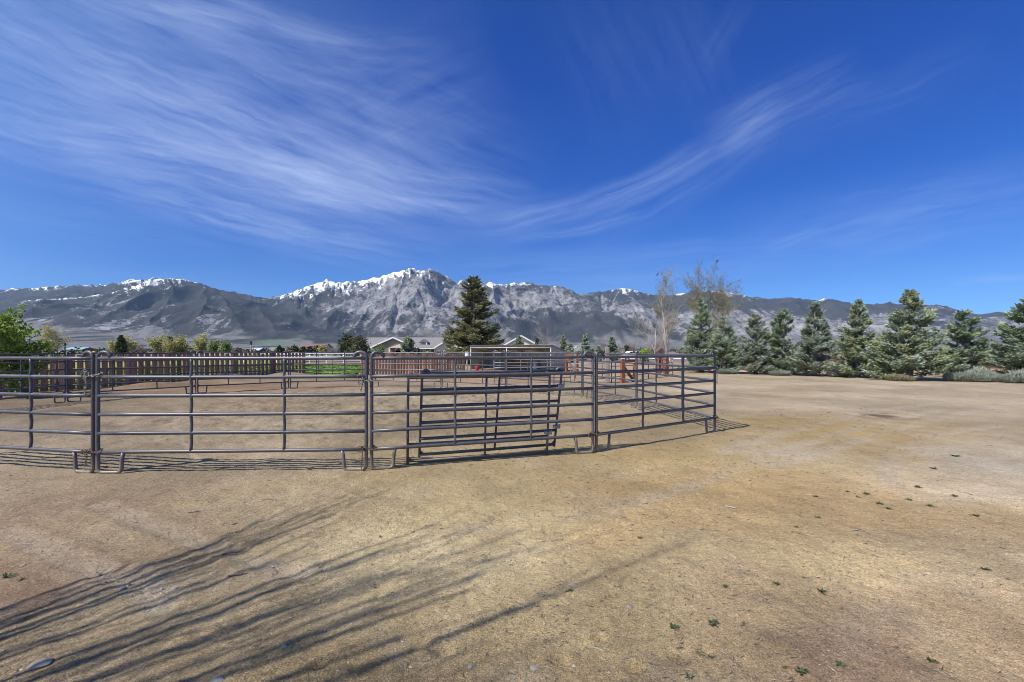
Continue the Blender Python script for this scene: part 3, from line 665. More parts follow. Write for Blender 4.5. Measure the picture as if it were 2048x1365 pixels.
def build_mountain(name, prof, y_toe, y_ridge, y_back, nu, nd, u0, u1, seed, toe_px, rockf, snow_max=9999):
    us = np.linspace(u0, u1, nu)
    pp = np.array(prof, float)
    E = 701 - np.interp(us * F + 1024, pp[:, 0], pp[:, 1])
    kk = np.hanning(5); kk /= kk.sum()
    E = np.convolve(np.pad(E, 2, mode='edge'), kk, 'valid')
    E = np.maximum(E, 0.5)
    jag = 1.9 * fbm(us * 80, us * 0 + 3, seed, 4)
    d = np.linspace(0, 1, nd)
    y0 = 2800.0
    kA = 0.30
    Yc = np.where(d < kA, y0 + (y_toe - y0) * (d / kA), np.where(d < 0.86, y_toe + (y_ridge - y_toe) * ((d - kA) / (0.86 - kA)), y_ridge + (y_back - y_ridge) * ((d - 0.86) / 0.14)))
    U, YY = np.meshgrid(us, Yc)
    XX = U * YY
    D = np.broadcast_to(d[:, None], U.shape)
    t = np.clip((D - kA) / (0.86 - kA), 0, 1); ap = np.clip(D / kA, 0, 1); bk = np.clip((D - 0.86) / 0.14, 0, 1)
    toe = np.minimum(np.interp(us * F + 1024, [p[0] for p in toe_px], [p[1] for p in toe_px]), E * 0.6)
    zt = (toe / F * y_toe)[None, :]; zr = (E / F * y_ridge)[None, :]
    base = -12 + (zt + 12) * ap ** 1.6
    # spurs and gullies running down the face
    wx = XX / 1500.0 + 0.35 * fbm(XX / 1800.0, YY / 1800.0, seed + 1, 3); wy = YY / 3600.0
    rd = 1 - np.abs(fbm(wx, wy, seed + 2, 1)) * 2.2
    rd2 = 1 - np.abs(fbm(XX / 520.0 + 0.4 * fbm(XX / 700., YY / 700., seed + 3, 2), YY / 1300.0, seed + 4, 2)) * 1.8
    rd3 = fbm(XX / 170.0, YY / 260.0, seed + 5, 4)
    shape = t ** 0.92
    env = (t * (1 - t)) * 4
    Z = base + (zr - zt) * (shape + env * (0.190 * rd + 0.105 * rd2 - 0.11) + 0.026 * rd3 * np.minimum(1, 6 * t) * (1 - t * 0.4))
    px = U * F + 1024; py = 701 - Z / YY * F
    wob = 5.0 * fbm(XX / 260.0, YY / 260.0, seed + 21, 3)
    for c in (ARETES_LEFT if snow_max < 9999 else ARETES):
        dd = poly_dist(px + wob, py, c)
        Z = Z + 105.0 * np.exp(-dd / 11.0) * np.clip(env * 1.3, 0, 1) * sstep(1 - t, 0.03, 0.22) * (YY / 9000.0)
    if snow_max >= 9999:
        for c in CHUTES:
            dd = poly_dist(px + 0.5 * wob, py, c)
            Z = Z - 60.0 * np.exp(-(dd / 4.5) ** 2) * np.clip(env * 1.6, 0, 1)
    Z = Z - bk * zr * 0.45 + (0.004 * zr) * fbm(XX / 300., YY / 300., seed + 6, 3) * (bk > 0)
    # keep the skyline of every column at the ridge height
    el = Z / YY * F
    mx = el.max(0)
    corr = (E / np.maximum(mx, 1e-3)); kw = np.hanning(41); kw /= kw.sum(); corr = np.convolve(np.pad(corr, 20, mode='edge'), kw, 'valid')
    Z = np.where(Z > 0, Z * (1 + (corr[None, :] - 1) * np.clip(t * 3, 0, 1)), Z)
    Z = Z + (jag / F)[None, :] * YY * np.clip(t, 0, 1) ** 10
    el = Z / YY * F
    px = U * F + 1024; py = 701 - el
    # ground cover : granite, forest, snow, sage apron
    n1 = fbm(XX / 420.0, YY / 420.0 + Z / 300.0, seed + 9, 5); n2 = fbm(XX / 150.0, Z / 120.0, seed + 10, 4)
    rock = np.zeros_like(Z) + 0.10
    for (bx, by, sx, sy, v) in rockf:
        rock = rock + v * np.exp(-((px - bx) / sx) ** 2 - ((py - by) / sy) ** 2)
    streak = fbm(XX / 95.0 + 0.9 * n1, Z / 420.0 + 0.5 * n2, seed + 15, 4)
    rock = rock + 0.20 * n1 + 0.12 * n2 + 0.20 * (rd - 0.3) + 0.26 * streak
    for c in CHUTES:
        dd = poly_dist(px + 2.0 * n2, py, c)
        rock = rock + 1.1 * np.exp(-(dd / 1.7) ** 2)
    rock = np.clip(rock, 0, 0.80)
    apron = sstep(1 - t + 0.05 * n2 + 0.05 * n1, 0.93, 1.0)
    snow = np.zeros_like(Z)
    below = py - np.interp(px, pp[:, 0], pp[:, 1])     # px below the skyline
    SN = [(-200, 0, 0), (0, 3, .45), (60, 5, .5), (120, 4, .5), (200, 4, .45), (245, 6, .6), (275, 14, .9), (330, 11, .8), (370, 8, .75), (400, 4, .4), (440, 0, 0), (520, 0, 0), (545, 3, .5), (575, 10, .7), (620, 18, .85), (680, 20, .9), (740, 17, .95), (790, 15, 1.15), (830, 12, 1.25), (843, 7, .8), (852, 3, .35), (885, 2, .25), (902, 5, .5), (918, 10, .75), (940, 7, .65), (980, 9, .75), (1015, 8, .6), (1050, 6, .55), (1100, 4, .4), (1130, 2, .3), (1160, 0, 0), (1210, 3, .4), (1240, 8, .8), (1280, 5, .55), (1320, 2, .3), (1400, 2, .4), (1450, 6, .65), (1490, 5, .55), (1530, 2, .3), (1575, 3, .5), (1610, 1, .2), (1650, 3, .5), (1690, 0, 0), (2048, 0, 0)]
    sd = np.interp(px, [a[0] for a in SN], [a[1] for a in SN]); si = np.interp(px, [a[0] for a in SN], [a[2] for a in SN])
    gul = fbm(px / 5.0 + 0.012 * (py - 560) * (px - 800) / 40.0 + 0.9 * n2, py / 15.0, seed + 12, 4)
    snow = si * np.clip(1.06 - below / np.maximum(sd * 1.15 * (1 + 1.0 * gul), 0.5), 0, 1) * (0.82 + 0.45 * gul) * (sd > 0.5) + 0.30 * n2 * (si > 0.1) * (below < sd * 2)
    for c in CHUTES[:17]:
        dd = poly_dist(px + 1.5 * n2, py, c)
        snow = np.maximum(snow, 0.70 * np.exp(-(dd / 1.15) ** 2) * np.clip(1.1 - below / 75, 0, 1))
    snow = np.clip(snow, 0, 1) * (1 - sstep(px, snow_max - 15, snow_max))
    field = np.exp(-((px - 540) / 40) ** 2 - ((py - 684) / 3.5) ** 2) + 0.8 * np.exp(-((px - 590) / 30) ** 2 - ((py - 690) / 2.5) ** 2) + .7 * np.exp(-((px - 180) / 70) ** 2 - ((py - 697) / 2) ** 2)
    g = Geo()
    idx = np.arange(nu * nd).reshape(nd, nu)
    Q = np.stack([idx[:-1, :-1], idx[:-1, 1:], idx[1:, 1:], idx[1:, :-1]], -1).reshape(-1, 4)
    g.add(np.stack([XX, YY, Z], -1).reshape(-1, 3), Q)
    o = g.obj(name, M['mountain'], smooth=True)
    a = o.data.attributes.new('cover', 'FLOAT_COLOR', 'POINT')
    a.data.foreach_set('color', np.stack([rock, snow, apron, np.clip(field, 0, 1)], -1).reshape(-1).astype(np.float32))
    tag(o, None, None, kind='structure')
    return o

def mountain_mat():
    m, nt, b = new_mat('granite_forest_snow')
    at = N(nt, 'ShaderNodeAttribute', attribute_name='cover')
    sp = nt.nodes.new('ShaderNodeSeparateColor'); L(nt, at.outputs['Color'], sp.inputs[0])
    geo = N(nt, 'ShaderNodeNewGeometry')
    def noise(scale, detail=5, rough=0.65, z=1.0):
        mp = nt.nodes.new('ShaderNodeMapping'); mp.inputs['Scale'].default_value = (1, 0.6, z)
        L(nt, geo.outputs['Position'], mp.inputs['Vector'])
        n = N(nt, 'ShaderNodeTexNoise', Scale=scale, Detail=detail, Roughness=rough); L(nt, mp.outputs[0], n.inputs['Vector']); return n.outputs['Fac']
    def mth(op, a, c, clamp=False):
        n = N(nt, 'ShaderNodeMath', operation=op); n.use_clamp = clamp
        for i, v in enumerate((a, c)):
            if isinstance(v, (int, float)): n.inputs[i].default_value = v
            else: L(nt, v, n.inputs[i])
        return n.outputs[0]
    def mixc(f, a, c):
        n = N(nt, 'ShaderNodeMix', data_type='RGBA'); L(nt, f, n.inputs[0])
        for i, v in ((6, a), (7, c)):
            if isinstance(v, tuple): n.inputs[i].default_value = rgb(*v)
            else: L(nt, v, n.inputs[i])
        return n.outputs[2]
    fine = noise(0.016, 4, 0.75); mid = noise(0.006, 5, 0.65); big = noise(0.0012, 4)
    # open forest over granite: trees cover where fine noise exceeds a limit set by the rock share
    tiny = noise(0.045, 2, 0.6)
    v = mth('ADD', mth('ADD', mth('MULTIPLY', fine, 1.6), mth('MULTIPLY', tiny, 1.1)), mth('MULTIPLY', mid, 0.7))
    lim = mth('SUBTRACT', 2.18, mth('MULTIPLY', sp.outputs[0], 0.92))
    rk = mth('MULTIPLY', mth('SUBTRACT', v, lim), 3.2, True)
    granite = ramp(nt, mid, [(0.3, (0.135, 0.13, 0.13)), (0.7, (0.31, 0.30, 0.295))]).outputs['Color']
    forest = ramp(nt, noise(0.004, 5), [(0.3, (0.020, 0.023, 0.022)), (0.7, (0.055, 0.054, 0.050))]).outputs['Color']
    c = mixc(rk, forest, granite)
    sage = ramp(nt, noise(0.010, 5, 0.7), [(0.30, (0.07, 0.07, 0.068)), (0.5, (0.145, 0.138, 0.128)), (0.75, (0.21, 0.20, 0.185))]).outputs['Color']
    c = mixc(sp.outputs[2], c, sage)
    c = mixc(at.outputs['Alpha'], c, (0.10, 0.16, 0.09))
    sn = mth('MULTIPLY', mth('SUBTRACT', mth('ADD', sp.outputs[1], mth('MULTIPLY', mth('ADD', fine, tiny), 1.3)), 1.68), 3.0, True)
    c = mixc(sn, c, (0.82, 0.84, 0.87))
    L(nt, c, b.inputs['Base Color'])
    b.inputs['Roughness'].default_value = 0.95; b.inputs['Specular IOR Level'].default_value = 0.1
    bp = N(nt, 'ShaderNodeBump', Strength=0.7, Distance=25.0); L(nt, mid, bp.inputs['Height']); L(nt, bp.outputs['Normal'], b.inputs['Normal'])
    return m
M['mountain'] = mountain_mat()
ROCK_MAIN = [(760, 590, 110, 45, .55), (860, 590, 90, 70, .55), (1010, 610, 90, 50, .60), (1100, 590, 80, 30, .45), (680, 640, 70, 28, .35), (820, 660, 120, 18, .30), (1260, 610, 90, 35, .55), (1360, 640, 80, 30, .55), (1480, 645, 120, 40, .60), (1640, 670, 160, 35, .62), (1760, 650, 140, 30, .5), (1900, 670, 170, 35, .5), (2080, 660, 120, 35, .4),
             (1190, 650, 60, 18, -.5), (1270, 672, 60, 14, -.6), (1110, 660, 50, 20, -.25), (560, 640, 60, 40, -.3), (1560, 605, 160, 8, -.25), (1850, 625, 130, 10, -.25), (1120, 690, 260, 6, -.4), (1650, 620, 120, 14, -.15)]
ROCK_LEFT = [(200, 610, 240, 40, .10), (250, 635, 60, 22, .40), (215, 655, 50, 10, .46), (425, 640, 24, 30, .50), (320, 660, 60, 12, .3), (450, 655, 40, 10, .36), (130, 640, 90, 20, .10), (330, 575, 90, 18, -.15), (500, 640, 60, 50, -.15), (20, 650, 100, 12, .3)]
build_mountain('mountain_range', RIDGE, 5600, 9400, 12500, 2500, 230, -1.45, 1.55, 3.0, [(-900, 24), (0, 34), (400, 26), (560, 18), (800, 12), (1000, 10), (1300, 12), (1600, 14), (1900, 30), (2100, 36), (2900, 30)], ROCK_MAIN)
build_mountain('foothill_mountain', FRONT, 5000, 7600, 8600, 1150, 190, -1.45, -0.13, 7.0, [(-900, 34), (0, 44), (150, 40), (300, 24), (450, 26), (540, 20), (640, 12), (900, 2)], ROCK_LEFT, 440)

# ------------------------------------------------------------------ corral panels
RAIL_Z = [1.515, 1.268, 1.022, 0.776, 0.530, 0.284]
PL = 3.40
def arc(cx, cz, r, a0, a1, n):
    return [(cx + r * math.cos(a), 0, cz + r * math.sin(a)) for a in np.linspace(a0, a1, n)]

def make_panel(name='corral_panel', mat=None):
    mat = mat or M['pipe']
    root = empty(name)
    for side in (0, 1):
        def P(x, z): return ((x if side == 0 else PL - x), 0, z)
        pts = []
        # hook over the top rail, upright post, rounded skid, inner leg
        for a in np.linspace(0.0, PI, 9): pts.append(P(0.11 + 0.075 * math.cos(a), 1.535 + 0.062 * math.sin(a)))
        pts[0] = P(0.19, 1.512)
        for z in (1.45, 1.0, 0.5, 0.16): pts.append(P(0.034, z))
        for a in np.linspace(PI, 1.5 * PI, 6): pts.append(P(0.094 + 0.06 * math.cos(a), 0.074 + 0.06 * math.sin(a)))
        for a in np.linspace(1.5 * PI, 1.96 * PI, 6): pts.append(P(0.268 + 0.05 * math.cos(a), 0.064 + 0.05 * math.sin(a)))
        pts += [P(0.326, 0.19), P(0.342, 0.275)]
        g = Geo(); add_tube(g, pts, 0.0235, 10); g.obj('end_post', mat, root, smooth=True)
        gs = Geo()
        V = [P(0.034, .36), P(0.034, .29), P(0.13, .29)]
        gw = np.array([[p[0], y, p[2]] for y in (-.004, .004) for p in V])
        gs.add(gw, [np.array([[0, 1, 2], [3, 5, 4]]), np.array([[0, 3, 4, 1], [1, 4, 5, 2], [2, 5, 3, 0]])])
        gs.obj('gusset', mat, root)
    for z in RAIL_Z:
        g = Geo()
        n = 9; xs = np.linspace(0.034, PL - 0.034, n)
        pts = [(x, 0.002 * math.sin(x * 3 + z * 9), z - 0.004 * math.sin(PI * x / PL)) for x in xs]
        add_tube(g, pts, 0.0245, 10); g.obj('rail', mat, root, smooth=True)
    for f in (0.345, 0.685):
        g = Geo()
        zz = np.linspace(0.29, 1.50, 24)
        pts = [(f * PL + 0.002 * math.sin(z * 14), -0.006 * math.cos(2 * PI * (z - .284) / 0.2462), z) for z in zz]
        add_tube(g, pts, 0.019, 8); g.obj('upright', mat, root, smooth=True)
    return root

def place(o, a, b, zr=0.0, L0=PL):
    a = np.array(a, float); b = np.array(b, float); d = b - a
    o.location = (a[0], a[1], zr); o.rotation_euler = (0, 0, math.atan2(d[1], d[0])); o.scale = (np.linalg.norm(d) / L0, 1, 1)

PEN = dict(O=(-8.87, 6.66), A=(-5.47, 5.97), B=(-1.93, 6.14), C=(1.31, 7.19), D=(4.04, 9.02), E=(3.48, 12.7), F=(2.42, 15.6), G=(-0.23, 17.75), H=(-3.02, 19.5), I=(-6.28, 20.4), J=(-9.42, 19.25), K=(-11.78, 17.0), Lq=(-13.87, 14.15), Mq=(-14.25, 10.75))
GP = 'pipe panels of the round horse pen'
proto = make_panel()
PEN_RUN = [('O', 'A', 'grey pipe corral panel cut off by the left edge, nearest row'), ('A', 'B', 'nearest grey pipe corral panel, chained at both ends, left of the leaning gates'),
           ('B', 'C', 'grey pipe corral panel with two small gates leaning against it'), ('C', 'D', 'grey pipe corral panel ending at the free corner with the sharp ground shadow'),
           ('D', 'E', 'pipe corral panel running back from the right corner, shadow fanned beside it'), ('E', 'F', 'second pipe corral panel back from the right corner of the pen'),
           ('F', 'G', 'far pipe corral panel in front of the right half of the metal shed'), ('G', 'H', 'far pipe corral panel in front of the shed\'s left end'),
           ('H', 'I', 'far pipe corral panel in front of the farther plank fence'), ('I', 'J', 'far pipe corral panel in front of the grass gap between plank fences'),
           ('J', 'K', 'far pipe corral panel in front of the dirt heap and reddish plank fence end'), ('K', 'Lq', 'far left pipe corral panel along the plank fence'),
           ('Lq', 'Mq', 'pipe corral panel in front of the bright green tree at the left edge')]
for i, (a, b, lab) in enumerate(PEN_RUN):
    o = proto if i == 0 else copy_tree(proto)
    place(o, PEN[a], PEN[b]); tag(o, lab, 'corral panel', GP)

# low far paddock run with a bow gate
def make_bow_gate():
    root = empty('bow_gate')
    W = 1.55; H = 1.84
    g = Geo()
    pts = [(0, 0, 0), (0, 0, 0.8), (0, 0, H - 0.24)] + [(0.22 + 0.22 * math.cos(a), 0, H - 0.22 + 0.22 * math.sin(a)) for a in np.linspace(PI, PI / 2, 6)] + [(W * 0.6, 0, H - 0.005), (W, 0, H - 0.01)]
    add_tube(g, pts, 0.022, 8); g.obj('bow_frame', M['galv'], root, smooth=True)
    for z in (1.45, 1.2, 0.95, 0.7, 0.45, 0.22):
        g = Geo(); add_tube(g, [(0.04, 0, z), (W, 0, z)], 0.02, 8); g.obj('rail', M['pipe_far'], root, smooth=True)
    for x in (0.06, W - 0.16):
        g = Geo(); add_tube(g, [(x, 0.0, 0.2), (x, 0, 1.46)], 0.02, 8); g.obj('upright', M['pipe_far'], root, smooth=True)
    return root
bg_ = make_bow_gate(); bg_.location = (gx(1149, 22.6), 22.6, 0); bg_.rotation_euler = (0, 0, 0.02)
tag(bg_, 'thin pale bow arch gate hung from the grey square wood post', 'gate')
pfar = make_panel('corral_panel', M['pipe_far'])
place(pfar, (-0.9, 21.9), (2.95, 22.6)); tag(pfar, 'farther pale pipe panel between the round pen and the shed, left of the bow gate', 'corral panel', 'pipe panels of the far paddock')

def make_post(name, h, w, mat, top_bevel=0.02):
    bm = bmesh.new(); bmesh.ops.create_cube(bm, size=1.0)
    for v in bm.verts: v.co = Vector((v.co.x * w, v.co.y * w, (v.co.z + 0.5) * h))
    bmesh.ops.bevel(bm, geom=[e for e in bm.edges], offset=top_bevel, segments=1, affect='EDGES')
    me = bpy.data.meshes.new(name); bm.to_mesh(me); bm.free(); me.materials.append(mat)
    o = bpy.data.objects.new(name, me); COL.objects.link(o); return o
wp = make_post('timber_post', 1.78, 0.20, M['grey_wood']); wp.location = (gx(1214.5, 22.5), 22.5, 0)
tag(wp, 'thick grey weathered timber gate post at the bow gate', 'post')
wp2 = make_post('timber_post', 1.42, 0.17, M['grey_wood']); wp2.location = (gx(886, 30.0), 30.0, 0)
tag(wp2, 'grey timber post standing against the farther plank fence left of the shed', 'post')

# low pipe rail fence from the timber post to the far brace
def pipe_fence(pts, zs, lab, mat, np_=3, r=0.022, post_h=1.15):
    root = empty('pipe_fence', (pts[0][0], pts[0][1], 0))
    o0 = np.array([pts[0][0], pts[0][1]])
    for a, b in zip(pts[:-1], pts[1:]):
        a = np.array(a) - o0; b = np.array(b) - o0
        for z in zs:
            g = Geo(); add_tube(g, [(a[0], a[1], z), ((a + b)[0] / 2, (a + b)[1] / 2, z - 0.01), (b[0], b[1], z)], r, 7); g.obj('rail', mat, root, smooth=True)
        for k in range(np_ + 1):
            q = a + (b - a) * k / np_
            g = Geo(); add_tube(g, [(q[0] + .03, q[1] + .03, 0), (q[0] + .03, q[1] + .03, post_h)], r * 1.2, 7); g.obj('post', mat, root, smooth=True)
    tag(root, lab, 'fence'); return root
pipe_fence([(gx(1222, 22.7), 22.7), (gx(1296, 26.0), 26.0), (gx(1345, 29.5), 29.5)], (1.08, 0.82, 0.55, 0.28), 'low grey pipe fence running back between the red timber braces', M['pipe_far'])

# H braces of red stained timber
def brace(p, q, h, wpost, lab, diag=True, top=True, flip=False):
    root = empty('timber_brace', (p[0], p[1], 0))
    d = np.array(q) - np.array(p)
    for k in (0, 1):
        g = Geo(); add_box(g, (d[0] * k, d[1] * k, h / 2), (wpost, wpost, h), rotz(0.4 + .2 * k)); g.obj('post', M['red_wood'], root)
    if top:
        g = Geo(); add_bar(g, (0, 0, h - 0.12), (d[0], d[1], h - 0.12), 0.10, 0.14); g.obj('top_rail', M['red_wood'], root)
    if diag:
        a, b = ((0, 0, h * .75), (d[0] * .85, d[1] * .85, 0.05)) if not flip else ((d[0], d[1], h * .75), (d[0] * .15, d[1] * .15, 0.05))
        g = Geo(); add_bar(g, a, b, 0.09, 0.13); g.obj('diagonal_brace', M['red_wood'], root)
    tag(root, lab, 'timber brace', 'red timber fence braces'); return root
brace((gx(1245, 22.6), 22.6), (gx(1270, 24.4), 24.4), 1.17, 0.16, 'nearest red timber brace, A-shaped, just right of the grey timber post')
brace((gx(1332, 29.0), 29.0), (gx(1317, 30.4), 30.4), 1.36, 0.24, 'thickest red timber brace, under the bare budding trees')
brace((gx(1154, 33.0), 33.0), (gx(1133, 34.6), 34.6), 1.38, 0.17, 'red timber brace beside the right wall of the metal shed', flip=True)

# ------------------------------------------------------------------ chains
def chain_mesh(path, step=0.030, r=0.0042, lw=0.010, ll=0.021):
    P = np.array(path, float); seg = np.linalg.norm(np.diff(P, axis=0), axis=1); cs = np.concatenate([[0], np.cumsum(seg)])
    n = max(2, int(cs[-1] / step)); g = Geo()
    for i in range(n):
        s = (i + .5) * cs[-1] / n
        c = np.array([np.interp(s, cs, P[:, k]) for k in range(3)]); c2 = np.array([np.interp(min(s + .01, cs[-1]), cs, P[:, k]) for k in range(3)])
        t = c2 - c; nt_ = np.linalg.norm(t); t = t / nt_ if nt_ > 1e-6 else np.array([0, 0, -1.0])
        a = np.array([0, 0, 1.0]) if abs(t[2]) < .9 else np.array([1.0, 0, 0])
        u = np.cross(a, t); u /= np.linalg.norm(u); w = np.cross(t, u)
        e = u if i % 2 else w
        ring = [c + t * ll * math.cos(x) + e * lw * math.sin(x) for x in np.linspace(0, 2 * PI, 9)]
        add_tube(g, ring, r, 5, cap=False)
    return g
def chain_at(pt, ang, z, tail, mat, lab, tail_side=-1, loop=0.10):
    g0 = []
    for a in np.linspace(0, 2 * PI, 26): g0.append((0.085 * math.cos(a), 0.042 * math.sin(a), 0.02 * math.sin(2 * a + z)))
    tx = tail_side * 0.088
    path = g0 + [(tx, -0.03, -0.03)] + [(tx + 0.008 * math.sin(k), -0.035, -0.03 - tail * k / 6) for k in range(1, 7)]
    g = chain_mesh(path)
    if loop:
        lp = [(tx - 0.02 - 0.035 * math.sin(a), -0.035, -0.02 + loop / 2 * (1 - math.cos(a)) - loop * .2) for a in np.linspace(0, 2 * PI, 14)]
        gg = chain_mesh(lp); g.v += gg.v
        for k, l_ in gg.f.items(): g.f.setdefault(k, []).extend([x + g.n for x in l_])
        g.t += gg.t; g.n += gg.n
    o = g.obj('chain', mat, smooth=True); o.location = (pt[0], pt[1], z); o.rotation_euler = (0, 0, ang)
    tag(o, lab, 'chain', 'chains tying the pen panels together'); return o
chain_at(PEN['A'], 0.0, 1.30, 0.26, M['chain'], 'upper chain round the leftmost pair of near panel posts')
chain_at(PEN['A'], 0.0, 0.30, 0.16, M['rusty_chain'], 'lower rusty chain round the leftmost pair of near panel posts', loop=0.06)
chain_at(PEN['B'], 0.15, 1.22, 0.12, M['chain'], 'bright upper chain at the joint left of the leaning gates', loop=0.13)
chain_at(PEN['B'], 0.15, 0.30, 0.24, M['rusty_chain'], 'lower rusty chain with a tail at the joint left of the leaning gates', loop=0.07)
chain_at(PEN['C'], 0.45, 0.30, 0.22, M['rusty_chain'], 'rusty chain low on the joint right of the leaning gates', loop=0.06)
chain_at(PEN['D'], 1.0, 1.22, 0.24, M['chain'], 'upper chain hanging on the free right corner post', loop=0.0)
chain_at(PEN['D'], 1.0, 0.30, 0.05, M['rusty_chain'], 'lower rusty chain on the free right corner post', loop=0.0)
g = Geo()
for k in range(6):
    a0 = k * PI / 3
g = Geo(); add_tube(g, [(0, 0, 0), (0, 0, .006), (0, 0, .018), (0, 0, .026)], [0.012, 0.022, 0.020, 0.006], 12)
yc = g.obj('post_cap', M['yellow'], smooth=True); yc.location = (PEN['A'][0] - 0.01, PEN['A'][1], 1.585)
tag(yc, 'small yellow cap on top of the leftmost near joint', 'cap')

# ------------------------------------------------------------------ small gates leaning against panel B-C
GW, GH = 2.2, 1.30
def make_gate():
    root = empty('walk_gate'); mt = M['gate_pipe']
    for s in (0, 1):
        def P(x, z): return ((x if s == 0 else GW - x), 0, z)
        pts = [P(0.0, 0.0), P(0, .4), P(0, .9), P(0, GH - .05)] + [P(0.05 - 0.05 * math.cos(a), GH - 0.05 + 0.055 * math.sin(a)) for a in np.linspace(0.3, PI, 8)]
        g = Geo(); add_tube(g, pts, 0.019, 10); g.obj('side_post', mt, root, smooth=True)
    for k in range(6):
        z = 0.035 + k * 0.2455
        g = Geo(); add_tube(g, [(0.0, 0, z), (GW / 2, 0, z - .003), (GW, 0, z)], 0.0225, 10); g.obj('rail', mt, root, smooth=True)
    g = Geo(); add_tube(g, [(GW * .53, -.004, 0.04), (GW * .53, -.004, GH - .06)], 0.017, 8); g.obj('upright', mt, root, smooth=True)
    for z in (0.34, 1.02):
        g = Geo(); add_box(g, (GW, -0.022, z), (0.10, 0.03, 0.045)); add_box(g, (GW, 0.022, z), (0.10, 0.03, 0.045)); add_tube(g, [(GW + .06, 0, z - .035), (GW + .06, 0, z + .035)], 0.014, 8)
        g.obj('hinge_clamp', M['galv'], root)
    for x, sx in ((0.0, 1), (GW, -1)):
        g = Geo(); V = np.array([[x, y, 0.12] for y in (-.004, .004)] + [[x, y, 0.03] for y in (-.004, .004)] + [[x + sx * .09, y, 0.03] for y in (-.004, .004)])
        g.add(V, [np.array([[0, 2, 4], [1, 5, 3]]), np.array([[0, 1, 3, 2], [2, 3, 5, 4], [4, 5, 1, 0]])]); g.obj('gusset', mt, root)
    return root
def lean(o, BL, BR, TL):
    BL, BR, TL = (Vector(v) for v in (BL, BR, TL))
    x = (BR - BL); w = x.length; x = x.normalized(); z = (TL - BL); h = z.length; z = z.normalized()
    z = (z - x * z.dot(x)).normalized(); y = z.cross(x)
    mt = Matrix(((x.x, y.x, z.x), (x.y, y.y, z.y), (x.z, y.z, z.z))).to_4x4()
    o.rotation_euler = mt.to_euler(); o.location = BL; o.scale = (w / GW, 1, h / GH)
ga = make_gate(); gb = copy_tree(ga)
lean(ga, (-1.485, 6.47, 0.012), (0.545, 7.10, 0.012), (-1.452, 6.352, 1.275))
lean(gb, (-1.365, 6.70, 0.050), (0.69, 7.44, 0.050), (-1.265, 6.425, 1.335))
tag(ga, 'small dark pipe gate leaning on the corral panel, the front one of two', 'gate', 'small gates leaning on the pen')
tag(gb, 'small dark pipe gate leaning behind the other, set a little to the right', 'gate', 'small gates leaning on the pen')

# ------------------------------------------------------------------ plank fences
def plank_fence(a, b, h, pitch, wf, lab, seed, bays, zoff=0.02, wr=None):
    rs = np.random.RandomState(seed)
    a = np.array(a, float); b = np.array(b, float); d = b - a; Ln = np.linalg.norm(d); ang = math.atan2(d[1], d[0])
    root = empty('plank_fence', (a[0], a[1], 0), ang)
    bay = Ln / bays
    for k in range(bays):
        g = Geo(); gr = Geo()
        n = max(2, int(round(bay / pitch)))
        for i in range(n):
            x = k * bay + (i + .5) * bay / n
            tone = np.clip(rs.normal(.5, .26), 0, 1)
            ht = h + rs.normal(0, 0.012)
            add_box(g, (x + rs.normal(0, .008), -0.052, (ht + zoff) / 2), (wf + rs.normal(0, .006), 0.02, ht - zoff), rotz(rs.normal(0, .012)), tone)
            tone = np.clip(rs.normal(.4, .2), 0, 1)
            add_box(g, (x + bay / n / 2, 0.062, (ht + zoff) / 2), ((wr or wf) + rs.normal(0, .006), 0.02, ht - zoff), None, tone)
        g.obj('board_panel', M['fence_wood'], root, tint=True)
        for z in (0.28, h * .55, h - .16):
            add_box(gr, (k * bay + bay / 2, 0.005, z), (bay - .1, 0.08, 0.07), None, .5)
        gr.obj('backing_rail', M['fence_wood'], root, tint=True)
    for k in range(bays + 1):
        g = Geo(); add_box(g, (k * bay, 0.0, (h + .03) / 2), (0.10, 0.10, h + .03), None, .35); g.obj('post', M['fence_wood'], root, tint=True)
    tag(root, lab, 'fence', 'brown plank fences'); return root
plank_fence(FENCE_A[0], FENCE_A[1], 1.44, 0.27, 0.165, 'long brown plank fence with gaps, left of the grass opening', 3, 6, wr=0.125)
fb0 = (gx(725, 29.6), 29.6); fb1 = (gx(928, 33.0), 33.0)
plank_fence(fb0, fb1, 1.38, 0.20, 0.115, 'farther brown plank fence between the grass opening and the shed', 5, 3, wr=0.06)

# paddock gate across the grass opening
def paddock_gate(a, b, h, lab):
    a = np.array(a); b = np.array(b); d = b - a; Ln = np.linalg.norm(d)
    root = empty('paddock_gate', (a[0], a[1], 0), math.atan2(d[1], d[0]))
    for z in np.linspace(0.14, h, 6):
        g = Geo(); add_tube(g, [(0, 0, z), (Ln, 0, z)], 0.022, 7); g.obj('rail', M['pipe'], root, smooth=True)
    for f in (0.0, 0.26, 0.51, 0.74, 1.0):
        g = Geo(); add_tube(g, [(Ln * f, 0, 0.05), (Ln * f, 0, h)], 0.024, 7); g.obj('upright', M['pipe'], root, smooth=True)
    tag(root, lab, 'gate'); return root
paddock_gate((gx(607, 30.0), 30.0), (gx(722, 29.7), 29.7), 1.36, 'dark pipe gate closing the grass opening between the plank fences')

